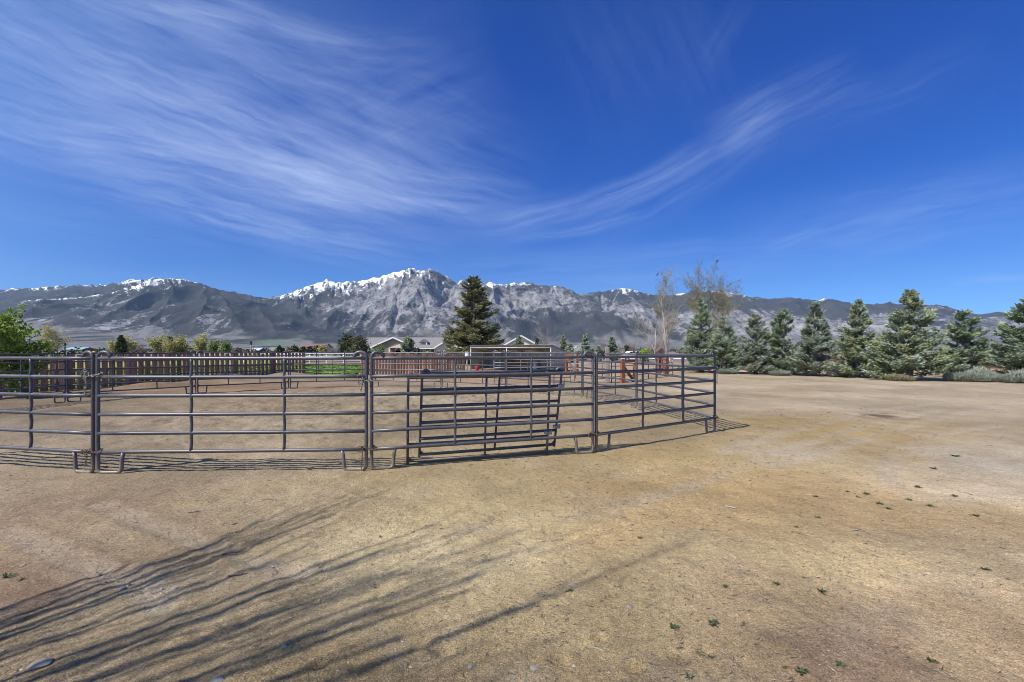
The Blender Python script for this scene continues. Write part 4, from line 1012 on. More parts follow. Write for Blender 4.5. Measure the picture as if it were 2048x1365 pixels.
# white rail fences in the distance
def rail_fence(a, b, h, nposts, rails, mat, lab, name='rail_fence', wpost=0.14, rh=0.14, group=None):
    a = np.array(a, float); b = np.array(b, float); d = b - a; Ln = np.linalg.norm(d)
    root = empty(name, (a[0], a[1], 0), math.atan2(d[1], d[0]))
    for z in rails:
        g = Geo(); add_box(g, (Ln / 2, -wpost * .55, z), (Ln, 0.045, rh)); g.obj('rail', mat, root)
    for k in range(nposts):
        g = Geo(); add_box(g, (Ln * k / (nposts - 1), 0, h / 2), (wpost, wpost, h)); g.obj('post', mat, root)
    tag(root, lab, 'fence', group); return root
rail_fence((gx(395, 62), 62), (gx(722, 58), 58), 1.28, 11, (0.42, 0.80, 1.14), M['white_paint'], 'white rail fence beyond the grass, behind the plank fences', group='white rail fences')
rail_fence((gx(1288, 74), 74), (gx(1500, 70), 70), 0.85, 9, (0.30, 0.66), M['white_paint'], 'white rail fence behind the bare trees and first spruces', group='white rail fences')
rail_fence((gx(1440, 38), 38.0), (gx(2200, 29), 29.0), 1.15, 12, (0.45, 0.85), M['old_red_wood'], 'red brown timber fence glimpsed behind the row of spruces', wpost=0.2, rh=0.15)

# ------------------------------------------------------------------ loafing shed
def build_shed():
    fr = np.array([2.91, 34.0]); fl = np.array([-3.36, 37.3]); d = fl - fr; W = np.linalg.norm(d); 
    ang = math.atan2(-d[1], -d[0])     # local +x from left corner to right corner
    root = empty('loafing_shed', (fl[0], fl[1], 0), ang)
    D = 3.0; hf, hb = 1.98, 1.55
    def corrug(name, x0, y0, x1, y1, zlo, zt0, zt1, mat):
        n = 2 * int(math.hypot(x1 - x0, y1 - y0) / 0.10); g = Geo(); V = []
        nx, ny = -(y1 - y0), (x1 - x0); nl = math.hypot(nx, ny); nx /= nl; ny /= nl
        for off in (0.0, 0.012):
            for i in range(n + 1):
                f = i / n; w = (0.018 if i % 2 else 0) + off
                V.append((x0 + (x1 - x0) * f + nx * w, y0 + (y1 - y0) * f + ny * w, zlo)); V.append((x0 + (x1 - x0) * f + nx * w, y0 + (y1 - y0) * f + ny * w, zt0 + (zt1 - zt0) * f))
        b = 2 * (n + 1); Q = []
        for i in range(n):
            Q += [(2 * i, 2 * i + 2, 2 * i + 3, 2 * i + 1), (b + 2 * i, b + 2 * i + 1, b + 2 * i + 3, b + 2 * i + 2), (2 * i + 1, 2 * i + 3, b + 2 * i + 3, b + 2 * i + 1)]
        g.add(V, np.array(Q)); return g.obj(name, mat, root)
    corrug('side_wall', 0.03, 0.05, 0.03, D, 0.05, hf - .02, hb - .02, M['shed_metal'])
    corrug('side_wall', W - 0.03, 0.05, W - 0.03, D, 0.05, hf - .02, hb - .02, M['shed_metal'])
    corrug('back_wall', 0.0, D, W, D, 0.05, hb, hb, M['shed_metal'])
    # sloping roof, corrugated across
    n = int(W / .12); V = []
    for off in (0, .015):
        for i in range(n + 1):
            x = -0.06 + (W + .12) * i / n; z = 0.02 * (i % 2) + off
            V += [(x, -0.18, hf + .035 + z), (x, D + .12, hb + .01 + z)]
    b = 2 * (n + 1); Q = []
    for i in range(n): Q += [(2 * i, 2 * i + 1, 2 * i + 3, 2 * i + 2), (b + 2 * i, b + 2 * i + 2, b + 2 * i + 3, b + 2 * i + 1), (2 * i, 2 * i + 2, b + 2 * i + 2, b + 2 * i)]
    g = Geo(); g.add(V, np.array(Q)); g.obj('roof', M['shed_metal'], root)
    for x in (0.0, W * .47, W):
        g = Geo(); add_tube(g, [(x, -.02, 0), (x, -.02, hf)], 0.05, 8); g.obj('front_post', M['shed_pipe'], root, smooth=True)
    for z in (hf - .015, hf - .16):
        g = Geo(); add_tube(g, [(-.03, -.06, z), (W + .03, -.06, z)], 0.04, 8); g.obj('header_pipe', M['shed_pipe'], root, smooth=True)
    for x in (W * .2, W * .47, W * .74):
        g = Geo(); add_tube(g, [(x, 0, hf - .1), (x, D - .06, hb - .08)], 0.035, 7); g.obj('rafter_pipe', M['shed_pipe'], root, smooth=True)
    g = Geo(); add_box(g, (W * .26, D * .55, hf * .43), (0.22, 0.2, hf * .86)); g.obj('timber_support', M['grey_wood'], root)
    g = Geo()
    for k in range(4): add_box(g, (W * .45, D - .10, 0.14 + k * .2), (W * .42, 0.05, .19))
    g.obj('kick_boards', M['brown_board'], root)
    g = Geo(); add_tube(g, [(W * .66, D - .5, 0), (W * .66, D - .5, 0.05), (W * .66, D - .5, .78), (W * .66, D - .5, .8)], [.28, .29, .29, .26], 14); g.obj('water_barrel', M['galv'], root, smooth=True)
    tag(root, 'open fronted grey metal loafing shed with pale pipe frame beside the big conifer', 'shed')
build_shed()
g = Geo(); add_tube(g, [(0, 0, 0), (0, 0, .02), (0, 0, .26), (0, 0, .30)], [.12, .13, .17, .175], 14); add_tube(g, [(-.17, 0, .29), (-.13, 0, .45), (0, 0, .52), (.13, 0, .45), (.17, 0, .29)], .012, 6)
rb = g.obj('bucket', M['red_plastic'], smooth=True); rb.location = (gx(954, 35.6), 35.6, 0.04)
tag(rb, 'small bright red bucket on the ground by the left end of the metal shed', 'bucket')
g = Geo(); add_tube(g, [(0, 0, 0), (0, 0, 0.95), (0, 0, 0.97)], [.05, .05, .06], 8); add_tube(g, [(0, 0, .97), (0, 0, 1.02), (0, 0, 1.32), (0, 0, 1.46), (0, 0, 1.50)], [.16, .2, .2, .15, .04], 14)
wt = g.obj('tank', M['white_paint'], smooth=True); wt.location = (gx(934, 33.6), 33.6, 0)
tag(wt, 'small white tank on a post at the left front corner of the shed', 'tank')

# ------------------------------------------------------------------ houses
def gable_part(g, x0, x1, y0, y1, ze, zr, axis, oh=0.45, th=0.16):
    """pitched roof slabs, ridge along axis"""
    if axis == 'x':
        ym = (y0 + y1) / 2; sl = (zr - ze) / (ym - y0)
        for s in (-1, 1):
            yo = (y0 - oh) if s < 0 else (y1 + oh); zo = ze - sl * oh
            V = np.array([[x0 - oh, yo, zo], [x1 + oh, yo, zo], [x1 + oh, ym, zr], [x0 - oh, ym, zr]]); V2 = V + np.array([0, 0, th])
            g.add(np.concatenate([V, V2]), np.array([[0, 3, 2, 1], [4, 5, 6, 7], [0, 1, 5, 4], [1, 2, 6, 5], [2, 3, 7, 6], [3, 0, 4, 7]]))
    else:
        xm = (x0 + x1) / 2; sl = (zr - ze) / (xm - x0)
        for s in (-1, 1):
            xo = (x0 - oh) if s < 0 else (x1 + oh); zo = ze - sl * oh
            V = np.array([[xo, y0 - oh, zo], [xo, y1 + oh, zo], [xm, y1 + oh, zr], [xm, y0 - oh, zr]]); V2 = V + np.array([0, 0, th])
            g.add(np.concatenate([V, V2]), np.array([[0, 1, 2, 3], [4, 7, 6, 5], [0, 4, 5, 1], [1, 5, 6, 2], [2, 6, 7, 3], [3, 7, 4, 0]]))
def gable_wall(g, x0, x1, y0, y1, ze, zr, axis):
    """closed body with gable ends"""
    if axis == 'x':
        ym = (y0 + y1) / 2
        V = [(x0, y0, 0), (x1, y0, 0), (x1, y1, 0), (x0, y1, 0), (x0, y0, ze), (x1, y0, ze), (x1, y1, ze), (x0, y1, ze), (x0, ym, zr), (x1, ym, zr)]
        g.add(V, [np.array([[0, 1, 5, 4], [1, 2, 6, 5], [2, 3, 7, 6], [3, 0, 4, 7]]), np.array([[4, 7, 8], [5, 9, 6]])])
    else:
        xm = (x0 + x1) / 2
        V = [(x0, y0, 0), (x1, y0, 0), (x1, y1, 0), (x0, y1, 0), (x0, y0, ze), (x1, y0, ze), (x1, y1, ze), (x0, y1, ze), (xm, y0, zr), (xm, y1, zr)]
        g.add(V, [np.array([[0, 1, 5, 4], [1, 2, 6, 5], [2, 3, 7, 6], [3, 0, 4, 7]]), np.array([[4, 5, 8], [7, 9, 6]])])
def barge(root, x0, x1, y, ze, zr, oh=0.45, w=0.28):
    """white trim along the front gable edge"""
    xm = (x0 + x1) / 2; sl = (zr - ze) / (xm - x0); g = Geo()
    for s in (-1, 1):
        xo = xm + s * ((x1 - x0) / 2 + oh); add_bar(g, (xo, y - oh - .05, ze - sl * oh + .06), (xm, y - oh - .05, zr + .06), 0.06, w)
    g.obj('barge_board', M['trim'], root)
def window(root, x, y, z, w, h, arch=False):
    g = Geo(); t = .10
    for (cx, cz, sx, sz) in ((x, z + h / 2, w + 2 * t, t), (x, z - h / 2, w + 2 * t, t), (x - w / 2 - t / 2, z, t, h), (x + w / 2 + t / 2, z, t, h), (x, z, .05, h)): add_box(g, (cx, y - .05, cz), (sx, .10, sz))
    o = g.obj('window', M['trim'], root)
    g = Geo(); add_box(g, (x, y - .03, z), (w, .04, h)); g.obj('pane', M['glass'], o)
    return o

def house_main():
    Yb = 100.0; X0 = -33.4; X1 = -12.8
    root = empty('house', (X0, Yb, 0)); W = X1 - X0; D = 12.0; ze, zr = 2.25, 4.45
    g = Geo(); gable_wall(g, 0, W, 0, D, ze, zr, 'x'); g.obj('wall', M['wall_beige'], root)
    g = Geo(); gable_part(g, 0, W, 0, D, ze, zr, 'x', .6); rf = g.obj('roof', M['roof_grey'], root)
    g = Geo(); add_box(g, (W / 2, -.66, ze - .24), (W + 1.2, .06, .2)); g.obj('gutter', M['trim'], root)
    g = Geo(); add_tube(g, [(4.6, 4.2, 3.4), (4.6, 4.2, 4.4)], .16, 8); g.obj('vent', M['galv'], rf, smooth=True)
    # wide front gable, taupe, and the small porch gable in front of it
    cx = gx(786, 97) - X0; hw = 4.6
    g = Geo(); gable_wall(g, cx - hw, cx + hw, -2.6, 6, 2.2, 4.22, 'y'); g.obj('gable_wall', M['wall_taupe'], root)
    g = Geo(); gable_part(g, cx - hw, cx + hw, -2.6, 6, 2.2, 4.22, 'y', .5); g.obj('gable_roof', M['roof_grey'], root)
    barge(root, cx - hw, cx + hw, -2.6, 2.25, 4.28)
    px_ = gx(793, 95) - X0
    V = [(px_ - 1.9, -3.8, 2.15), (px_ + 1.3, -3.8, 2.15), (px_ + .5, -3.8, 2.95), (px_ - 1.9, -2.7, 2.15), (px_ + 1.3, -2.7, 2.15), (px_ + .5, -2.7, 2.95)]
    g = Geo(); g.add(V, [np.array([[0, 1, 2], [3, 5, 4]]), np.array([[0, 3, 4, 1], [1, 4, 5, 2], [2, 5, 3, 0]])]); g.obj('porch_gable', M['wall_cream'], root)
    g = Geo(); add_box(g, (px_ - .3, -3.0, 1.05), (3.4, .5, 2.1)); br = g.obj('brick_entry', M['brick'], root)
    g = Geo(); add_box(g, (px_, -3.32, .85), (1.5, .1, 1.5)); add_tube(g, [(px_, -3.37, 1.5), (px_, -3.27, 1.5)], .75, 18); g.obj('arch_surround', M['trim'], br)
    g = Geo(); add_box(g, (px_, -3.36, .85), (1.15, .1, 1.4)); add_tube(g, [(px_, -3.41, 1.5), (px_, -3.31, 1.5)], .57, 18); g.obj('arch_window', M['glass'], br)
    for xx in (-1.85, 1.25):
        g = Geo(); add_box(g, (px_ + xx, -3.7, 1.06), (.22, .22, 2.12)); g.obj('porch_column', M['trim'], root)
    # little cupola dormer
    dx = gx(847, 101) - X0
    g = Geo(); gable_wall(g, dx - .75, dx + .75, 1.2, 3.5, 3.5, 4.0, 'y'); 
    V = np.concatenate(g.v); o = g.obj('dormer', M['trim'], rf)
    g = Geo(); gable_part(g, dx - .75, dx + .75, 1.2, 3.5, 3.5, 4.0, 'y', .3, .1); g.obj('dormer_roof', M['roof_grey'], rf)
    g = Geo(); add_box(g, (dx, 1.17, 3.2), (.9, .06, .55)); g.obj('dormer_window', M['glass'], rf)
    for pxw in (841, 856, 864): window(root, gx(pxw, 100) - X0, 0, 1.35, 1.1, 1.2)
    for pxw in (728, 745): window(root, gx(pxw, 100) - X0, 0, 1.3, 1.2, 1.2)
    # right wing: pale gable half hidden by the conifer
    gx0 = gx(873, 94) - X0; gx1 = gx0 + 8.8
    g = Geo(); gable_wall(g, gx0, gx1, -6, 8, 2.25, 4.95, 'y'); g.obj('wing_wall', M['wall_cream'], root)
    g = Geo(); gable_part(g, gx0, gx1, -6, 8, 2.25, 4.95, 'y', .5); g.obj('wing_roof', M['roof_grey'], root)
    barge(root, gx0, gx1, -6, 2.3, 5.0)
    tag(root, 'large grey roofed ranch house with brick entry and cupola, left of the big conifer', 'house')
house_main()

def simple_house(pxl, pxr, Y, y_eave, y_ridge, axis, wall, roof, lab, depth=9.0, wins=2, trim=True, name='house'):
    x0, x1 = gx(pxl, Y), gx(pxr, Y); ze = max(gz(y_eave, Y), 1.4); yr = Y + depth / 2 if axis == 'x' else Y; zr = gz(y_ridge, yr)
    root = empty(name, (x0, Y, 0)); W = x1 - x0
    g = Geo(); gable_wall(g, 0, W, 0, depth, ze, zr, axis); g.obj('wall', wall, root)
    g = Geo(); gable_part(g, 0, W, 0, depth, ze, zr, axis, .5, .14); g.obj('roof', roof, root)
    if axis == 'y' and trim: barge(root, 0, W, 0, ze + .05, zr + .04)
    for k in range(wins): window(root, W * (k + .5) / wins, 0, ze * .55, min(1.6, W / wins * .4), ze * .42)
    tag(root, lab, 'house' if name == 'house' else name.replace('_', ' ')); return root
simple_house(1008, 1076, 92, 692, 673, 'y', M['wall_cream'], M['roof_grey'], 'cream gabled house showing above the shed roof', wins=1)
simple_house(1138, 1172, 84, 703, 692, 'x', M['trim'], M['roof_grey'], 'white walled house with grey roof right of the shed')
simple_house(458, 497, 240, 702, 696, 'y', M['wall_taupe'], M['roof_grey'], 'low taupe gabled house far off behind the plank fence', wins=2, trim=False)
simple_house(497, 516, 260, 702, 696.5, 'x', M['wall_taupe'], M['roof_blue'], 'far house with a pale bluish metal roof', wins=2)
simple_house(535, 556, 250, 702, 695.5, 'x', M['wall_dark'], M['roof_grey'], 'far dark house with wide dark windows', wins=3)
simple_house(596, 645, 170, 697, 688.5, 'x', M['wall_cream'], M['roof_red'], 'far house with a long reddish roof behind dark shrubs', wins=4)
simple_house(420, 438, 220, 699, 692, 'x', M['wall_dark'], M['roof_red'], 'far house with a dull red roof among green trees', wins=1)
simple_house(128, 163, 260, 699.5, 695.5, 'x', M['wall_taupe'], M['roof_teal'], 'far low barn with a teal roof near the left edge', wins=3, name='barn')
simple_house(1969, 2010, 48, 718, 711, 'x', M['wall_dark'], M['roof_grey'], 'dark low building between the two rightmost spruces', depth=5, wins=1, name='outbuilding')

# poles with boxes
def pole(px, Y, ytop, lab, box=True):
    x = gx(px, Y); h = gz(ytop, Y)
    root = empty('pole', (x, Y, 0))
    g = Geo(); add_tube(g, [(0, 0, 0), (0, 0, h * .5), (0, 0, h)], [.075, .07, .065], 8); g.obj('mast', M['grey_wood'] if box else M['dark_plastic'], root, smooth=True)
    g = Geo()
    if box: add_box(g, (0, 0, h + .15), (.16, .16, .42)); add_box(g, (0, 0, h + .38), (.22, .22, .05)); g.obj('owl_box', M['dark_plastic'], root)
    else: add_box(g, (.0, 0, h + .02), (.14, .14, .3)); add_bar(g, (0, 0, h - .1), (.4, 0, h + .05), .05, .05); g.obj('lamp_head', M['dark_plastic'], root)
    tag(root, lab, 'pole')
pole(502, 60, 689, 'grey pole with a dark box on top behind the plank fence')
pole(130, 60, 689, 'thin dark pole beside the pale budding tree', False)

# white vehicle
def vehicle(px, Y, lab):
    root = empty('parked_car', (gx(px, Y), Y, 0))
    prof = [(-2.2, .35), (-2.2, .85), (-1.5, 1.0), (-1.0, 1.5), (.9, 1.52), (1.5, .98), (2.2, .88), (2.25, .35)]
    V = [(x, y, z) for y in (-.85, .85) for x, z in prof]; n = len(prof)
    g = Geo(); Q = np.array([[i, (i + 1) % n, n + (i + 1) % n, n + i] for i in range(n)])
    bm = bmesh.new(); vs = [bm.verts.new(v) for v in V]
    bm.faces.new(vs[:n]); bm.faces.new(list(reversed(vs[n:])))
    for q in Q: bm.faces.new([vs[k] for k in q])
    bmesh.ops.recalc_face_normals(bm, faces=bm.faces); bmesh.ops.bevel(bm, geom=list(bm.edges), offset=.07, segments=2, affect='EDGES')
    me = bpy.data.meshes.new('body'); bm.to_mesh(me); bm.free(); me.materials.append(M['car_white']); o = bpy.data.objects.new('body', me); COL.objects.link(o); o.parent = root
    g = Geo(); V = np.array([(-.95, s * .862, z) if False else p for s in (-1, 1) for p in ((-1.15, s * .862, 1.02), (1.2, s * .862, 1.02), (.8, s * .862, 1.42), (-.85, s * .862, 1.42))])
    V2 = V.copy(); V2[:, 1] *= 1.01
    g.add(np.concatenate([V, V2]), np.array([[8, 9, 10, 11], [15, 14, 13, 12], [0, 3, 2, 1], [4, 5, 6, 7]])); g.obj('window', M['glass'], root)
    for x in (-1.35, 1.4):
        for s in (-1, 1):
            g = Geo(); add_tube(g, [(x, s * .70, .33), (x, s * .9, .33)], .33, 16); wh = g.obj('wheel', M['rubber'], root, smooth=False)
            g = Geo(); add_tube(g, [(x, s * .89, .33), (x, s * .915, .33)], .19, 12); g.obj('rim', M['galv'], wh)
    tag(root, lab, 'car'); return root
vehicle(1270, 66, 'white car parked far off, right of the grey timber post')

# ------------------------------------------------------------------ conifers
def conifer(loc, h, r, mat, lab, seed, twigs=1.0, droop=0.0, up=0.25, open_=0.0, top=1.0, base=0.02, group=None, tw_len=0.26, name='spruce_tree', rad=0.032, lean=0.0, prof=0.85, trunk_mat=None, brk=0.12):
    rs = np.random.RandomState(seed)
    root = empty(name, (loc[0], loc[1], loc[2] if len(loc) > 2 else 0))
    g = Geo(); zz = np.linspace(0, h * .97, 9)
    add_tube(g, [(lean * (z / h) ** 2 + 0.02 * math.sin(z * 3), 0.02 * math.cos(z * 2), z) for z in zz], [0.030 * h * (1 - z / h) ** .8 + .008 for z in zz], 7)
    gc = Geo()
    nb = int(27 * h * (1 if open_ == 0 else 1 - open_ * .5)) 
    zs = np.sort(np.where(rs.rand(nb) < .3, rs.rand(nb) ** .75, rs.rand(nb) ** 1.3)) * h * (0.985 - base) + base * h
    for z in zs:
        f = z / h
        rr = r * (1 - f) ** prof * (0.80 + 0.28 * rs.rand()) + 0.10
        if rs.rand() < brk: rr *= 1.18
        if open_ and rs.rand() < 0.25: rr *= .55
        if f < 0.08: rr *= .9
        az = rs.rand() * 2 * PI; slope = up * (0.25 + f * 1.3) - droop * (1 - f) + rs.normal(0, .10)
        m_ = max(3, int(rr / .16))
        s = np.linspace(0, 1, m_ + 1)
        curve = 0.22 * rr * s ** 2 * (1 if not droop else .7)
        ex = np.cos(az) * rr * s; ey = np.sin(az) * rr * s; ez = z + slope * rr * s + curve
        B = np.stack([ex + lean * f * f, ey, np.maximum(ez, 0.04)], 1)
        if rr > .5: add_tube(g, B[::max(1, m_ // 3)], np.linspace(.012 + .010 * rr, .004, len(B[::max(1, m_ // 3)])), 4)
        # twigs off the branch
        nt_ = int(twigs * (11 + 32 * rr))
        u = rs.rand(nt_) ** 0.62 * (1 - .12) + .12
        bp = np.stack([np.interp(u, s, B[:, k]) for k in range(3)], 1)
        fw = np.array([np.cos(az), np.sin(az), slope + .25]); fw /= np.linalg.norm(fw)
        sd = np.array([-np.sin(az), np.cos(az), 0.0])
        side = rs.choice([-1, 1], nt_)[:, None] * (0.35 + .75 * rs.rand(nt_))[:, None]
        dirs = fw[None] * (0.55 + .5 * rs.rand(nt_))[:, None] + sd[None] * side + rs.normal(0, .28, (nt_, 3)) + np.array([0, 0, 1.0]) * (0.12 - .30 * (droop > 0))
        dirs /= np.linalg.norm(dirs, axis=1)[:, None]
        ln = tw_len * (0.55 + .8 * rs.rand(nt_)) * (0.55 + .45 * min(1, rr / .8)) * (1.15 - .35 * u)
        # spread the spray sideways so that a bough is a flat fan
        off = sd[None] * (rs.normal(0, .13, nt_) * rr * (1 - u * .4))[:, None] + np.array([0, 0, 1.0]) * rs.normal(0, .035 + .02 * rr, nt_)[:, None]
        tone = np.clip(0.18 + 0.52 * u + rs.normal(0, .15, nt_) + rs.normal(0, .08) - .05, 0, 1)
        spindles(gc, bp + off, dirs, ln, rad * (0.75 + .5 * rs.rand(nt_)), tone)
        # new growth at bough tip
    # leader
    k = 8; tz = np.linspace(h * .90, h * .985, k)
    d = np.stack([rs.normal(0, .5, k), rs.normal(0, .5, k), np.full(k, .8)], 1); d /= np.linalg.norm(d, axis=1)[:, None]
    spindles(gc, np.stack([np.full(k, lean * .9), np.zeros(k), tz], 1), d, tw_len * .8, rad, rs.rand(k) * .4 + .4)
    spindles(gc, np.array([[lean, 0, h * .9]]), np.array([[0, 0, 1.0]]), h * .1, rad * 1.1, np.array([.6]))
    g.obj('trunk', trunk_mat or M['bark'], root, smooth=True)
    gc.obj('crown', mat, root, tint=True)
    tag(root, lab, 'tree', group); return root

def px_conifer(px, ytop, Y, half, mat, lab, seed, **kw):
    conifer((gx(px, Y), Y), gz(ytop, Y), half / F * Y, mat, lab, seed, **kw)
GS = 'spruces in a row along the right edge of the yard'
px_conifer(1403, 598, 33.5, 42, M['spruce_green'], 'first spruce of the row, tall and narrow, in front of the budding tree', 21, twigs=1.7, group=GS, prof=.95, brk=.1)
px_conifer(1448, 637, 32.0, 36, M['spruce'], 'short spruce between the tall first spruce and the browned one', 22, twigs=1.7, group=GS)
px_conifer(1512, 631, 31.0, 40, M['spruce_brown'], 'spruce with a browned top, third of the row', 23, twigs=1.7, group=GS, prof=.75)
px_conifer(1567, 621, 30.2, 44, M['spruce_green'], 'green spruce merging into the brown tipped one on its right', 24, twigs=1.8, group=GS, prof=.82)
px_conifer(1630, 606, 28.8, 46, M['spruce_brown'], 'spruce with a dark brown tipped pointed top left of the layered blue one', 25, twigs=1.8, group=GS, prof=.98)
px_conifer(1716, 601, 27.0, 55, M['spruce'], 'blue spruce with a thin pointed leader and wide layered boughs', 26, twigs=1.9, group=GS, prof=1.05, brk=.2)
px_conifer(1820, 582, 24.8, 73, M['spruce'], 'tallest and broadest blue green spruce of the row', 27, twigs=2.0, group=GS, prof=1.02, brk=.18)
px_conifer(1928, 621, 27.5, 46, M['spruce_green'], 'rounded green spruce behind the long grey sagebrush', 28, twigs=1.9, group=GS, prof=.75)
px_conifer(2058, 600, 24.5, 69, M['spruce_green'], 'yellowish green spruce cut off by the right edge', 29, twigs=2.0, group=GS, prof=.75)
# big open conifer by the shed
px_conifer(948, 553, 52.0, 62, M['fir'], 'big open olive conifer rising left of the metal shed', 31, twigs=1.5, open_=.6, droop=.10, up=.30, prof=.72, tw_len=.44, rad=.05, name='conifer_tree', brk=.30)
# background conifers
GB = 'small conifers among the far houses'
px_conifer(816, 675, 78, 17, M['spruce'], 'bluish cone shaped spruce in front of the ranch house', 41, twigs=.9, tw_len=.45, rad=.06, group=GB, prof=.6)
px_conifer(1127, 671, 70, 9, M['spruce'], 'slim bluish spruce just right of the shed roof', 42, twigs=.8, tw_len=.4, rad=.06, group=GB)
px_conifer(1140, 690, 60, 13, M['spruce'], 'low blue spruce at the right corner of the shed', 43, twigs=.9, tw_len=.4, rad=.055, group=GB)
px_conifer(1171, 669, 66, 11, M['spruce_green'], 'narrow dark spruce behind the bow gate arch', 44, twigs=.9, tw_len=.4, rad=.06, group=GB)
px_conifer(1224, 674, 66, 13, M['spruce_green'], 'spruce rising behind the grey timber post', 45, twigs=.9, tw_len=.4, rad=.06, group=GB)
px_conifer(1037, 673, 80, 15, M['spruce_green'], 'small spruce in front of the cream gable above the shed', 46, twigs=.8, tw_len=.45, rad=.06, group=GB)
px_conifer(1074, 678, 80, 6, M['pine_dark'], 'tiny dark spruce at the right edge of the cream gable', 47, twigs=.7, tw_len=.4, rad=.06, group=GB)
px_conifer(242, 672, 120, 10, M['pine_dark'], 'dark spruce between two yellow green trees at far left', 48, twigs=.7, tw_len=.7, rad=.11, group=GB)
px_conifer(341, 675, 120, 8, M['pine_dark'], 'thin dark spruce among the yellow green trees left of centre', 49, twigs=.6, tw_len=.7, rad=.11, group=GB)
px_conifer(1198, 692, 62, 10, M['spruce'], 'small blue spruce under the right end of the bow arch', 50, twigs=.8, tw_len=.4, rad=.06, group=GB)

# ------------------------------------------------------------------ broadleaf, bare and budding trees
def grow(g, p, d, ln, r, lev, P, rs, tips):
    n = 5 if lev < 2 else 4
    pts = [p]; dd = np.array(d, float); step = ln / n
    for i in range(n):
        dd = dd + rs.normal(0, P['wob'], 3) + np.array([0, 0, P['trop']]); dd /= np.linalg.norm(dd)
        pts.append(pts[-1] + dd * step)
    rr = np.linspace(r, r * (P['taper'] if lev < P['lev'] else P.get('tip', .35)), n + 1)
    add_tube(g, pts, rr, 6 if lev == 0 else (4 if lev == 1 else 3), cap=False)
    pts = np.array(pts)
    if lev >= P['lev'] - 1: tips.append(pts[1:])
    if lev >= P['lev']: return
    k = P['kids'][lev]
    for i in range(k):
        t = P['start'][lev] + (1 - P['start'][lev]) * (i + rs.rand()) / k
        t = min(t, .99); x = t * n; j = int(x); f = x - j
        q = pts[j] * (1 - f) + pts[j + 1] * f; ax = pts[j + 1] - pts[j]; ax /= np.linalg.norm(ax)
        a = np.cross(ax, [rs.normal(), rs.normal(), rs.normal()]); a /= np.linalg.norm(a)
        an = P['ang'][lev] * (0.75 + .5 * rs.rand())
        nd = ax * math.cos(an) + a * math.sin(an)
        grow(g, q, nd, ln * P['len'][lev] * (1.1 - .55 * t if P.get('cone') else 0.7 + .5 * rs.rand()), max(np.interp(t, [0, 1], [rr[0], rr[-1]]) * P['rad'][lev], P.get('rmin', .004)), lev + 1, P, rs, tips)

DEF = dict(lev=3, kids=[12, 7, 5], start=[.25, .25, .2], ang=[.7, .6, .6], len=[.55, .5, .5], rad=[.5, .5, .6], wob=.08, trop=.05, taper=.35)
def tree(name, px, Y, ytop, lab, seed, bark, leafmat=None, nleaf=0, leaf=0.06, P=None, group=None, tilt=0.0, r0=None, cluster=.15, stems=1, hfrac=.8, X=None, Hm=None, rmin=None, minz=None, cat='tree'):
    rs = np.random.RandomState(seed); Pp = dict(DEF); Pp.update(P or {})
    if rmin: Pp['rmin'] = rmin
    H = Hm or gz(ytop, Y); root = empty(name, (gx(px, Y) if X is None else X, Y, 0))
    g = Geo(); tips = []
    for s in range(stems):
        a = rs.rand() * 6.28; sp_ = .16 if stems > 1 else 0
        d0 = np.array([tilt + sp_ * math.cos(a), sp_ * math.sin(a), 1.0]); d0 /= np.linalg.norm(d0)
        grow(g, np.array([0.1 * math.cos(a) * (stems > 1), .1 * math.sin(a) * (stems > 1), -.05]), d0, H * hfrac * (1 if s == 0 else .85), r0 or H * .016, 0, Pp, rs, tips)
    # scale the skeleton so that its top is at the height wanted
    V = np.concatenate(g.v); k = H / V[:, 2].max(); g.v = [v * k for v in g.v]
    g.obj('trunk', bark, root, smooth=True)
    if leafmat and nleaf:
        T = np.concatenate(tips) * k
        if minz: T = T[T[:, 2] > minz * H]
        c = T[rs.randint(0, len(T), nleaf)] + rs.normal(0, cluster, (nleaf, 3))
        c[:, 2] = np.maximum(c[:, 2], .05)
        gl = Geo(); leaves(gl, c, leaf * (0.6 + .8 * rs.rand(nleaf)), np.clip(.5 + .22 * rs.normal(size=nleaf) + .12 * (c[:, 2] / H - .5), 0, 1), rs)
        gl.obj('crown', leafmat, root, tint=True)
    tag(root, lab, cat, group); TIPS[lab] = np.concatenate(tips) * k + np.array([root.location.x, root.location.y, 0]); return root
TIPS = {}

# bright leafy tree at the left edge
tree('leafy_tree', 0, 15.3, 614, 'bright spring green leafy tree at the left edge in front of the plank fence', 61, M['bark'], M['leaf_left'], 5600, .062,
     P=dict(lev=3, kids=[12, 7, 5], start=[.08, .15, .1], ang=[.85, .7, .7], len=[.46, .55, .5], wob=.12, trop=.07), X=-17.2, cluster=.09, hfrac=.75)
# budding trees above the spruces
tree('budding_tree', 1333, 46, 530, 'tall slender budding tree, its thin top leaning left above the braces', 62, M['pale_bark'], M['leaf_olive'], 3000, .055,
     P=dict(lev=3, kids=[16, 7, 5], start=[.18, .2, .2], ang=[.48, .5, .5], len=[.34, .5, .5], wob=.06, trop=.07), tilt=-.07, cluster=.12, rmin=.010, minz=.35)
tree('bare_tree', 1313, 44, 606, 'shorter bare pale trunked tree beside the slender budding tree', 63, M['pale_bark'], None,
     P=dict(lev=3, kids=[11, 8, 6], start=[.25, .2, .2], ang=[.8, .6, .6], len=[.55, .5, .5], wob=.10, trop=.03), tilt=-.08, rmin=.011)
tree('budding_tree', 1410, 41, 519, 'broad olive budding tree rising behind the first spruce', 64, M['bark'], M['leaf_olive'], 6000, .055,
     P=dict(lev=3, kids=[17, 8, 6], start=[.42, .2, .2], ang=[.78, .6, .6], len=[.42, .52, .5], wob=.08, trop=.05, tip=.75), tilt=.05, cluster=.10, rmin=.012, minz=.3)
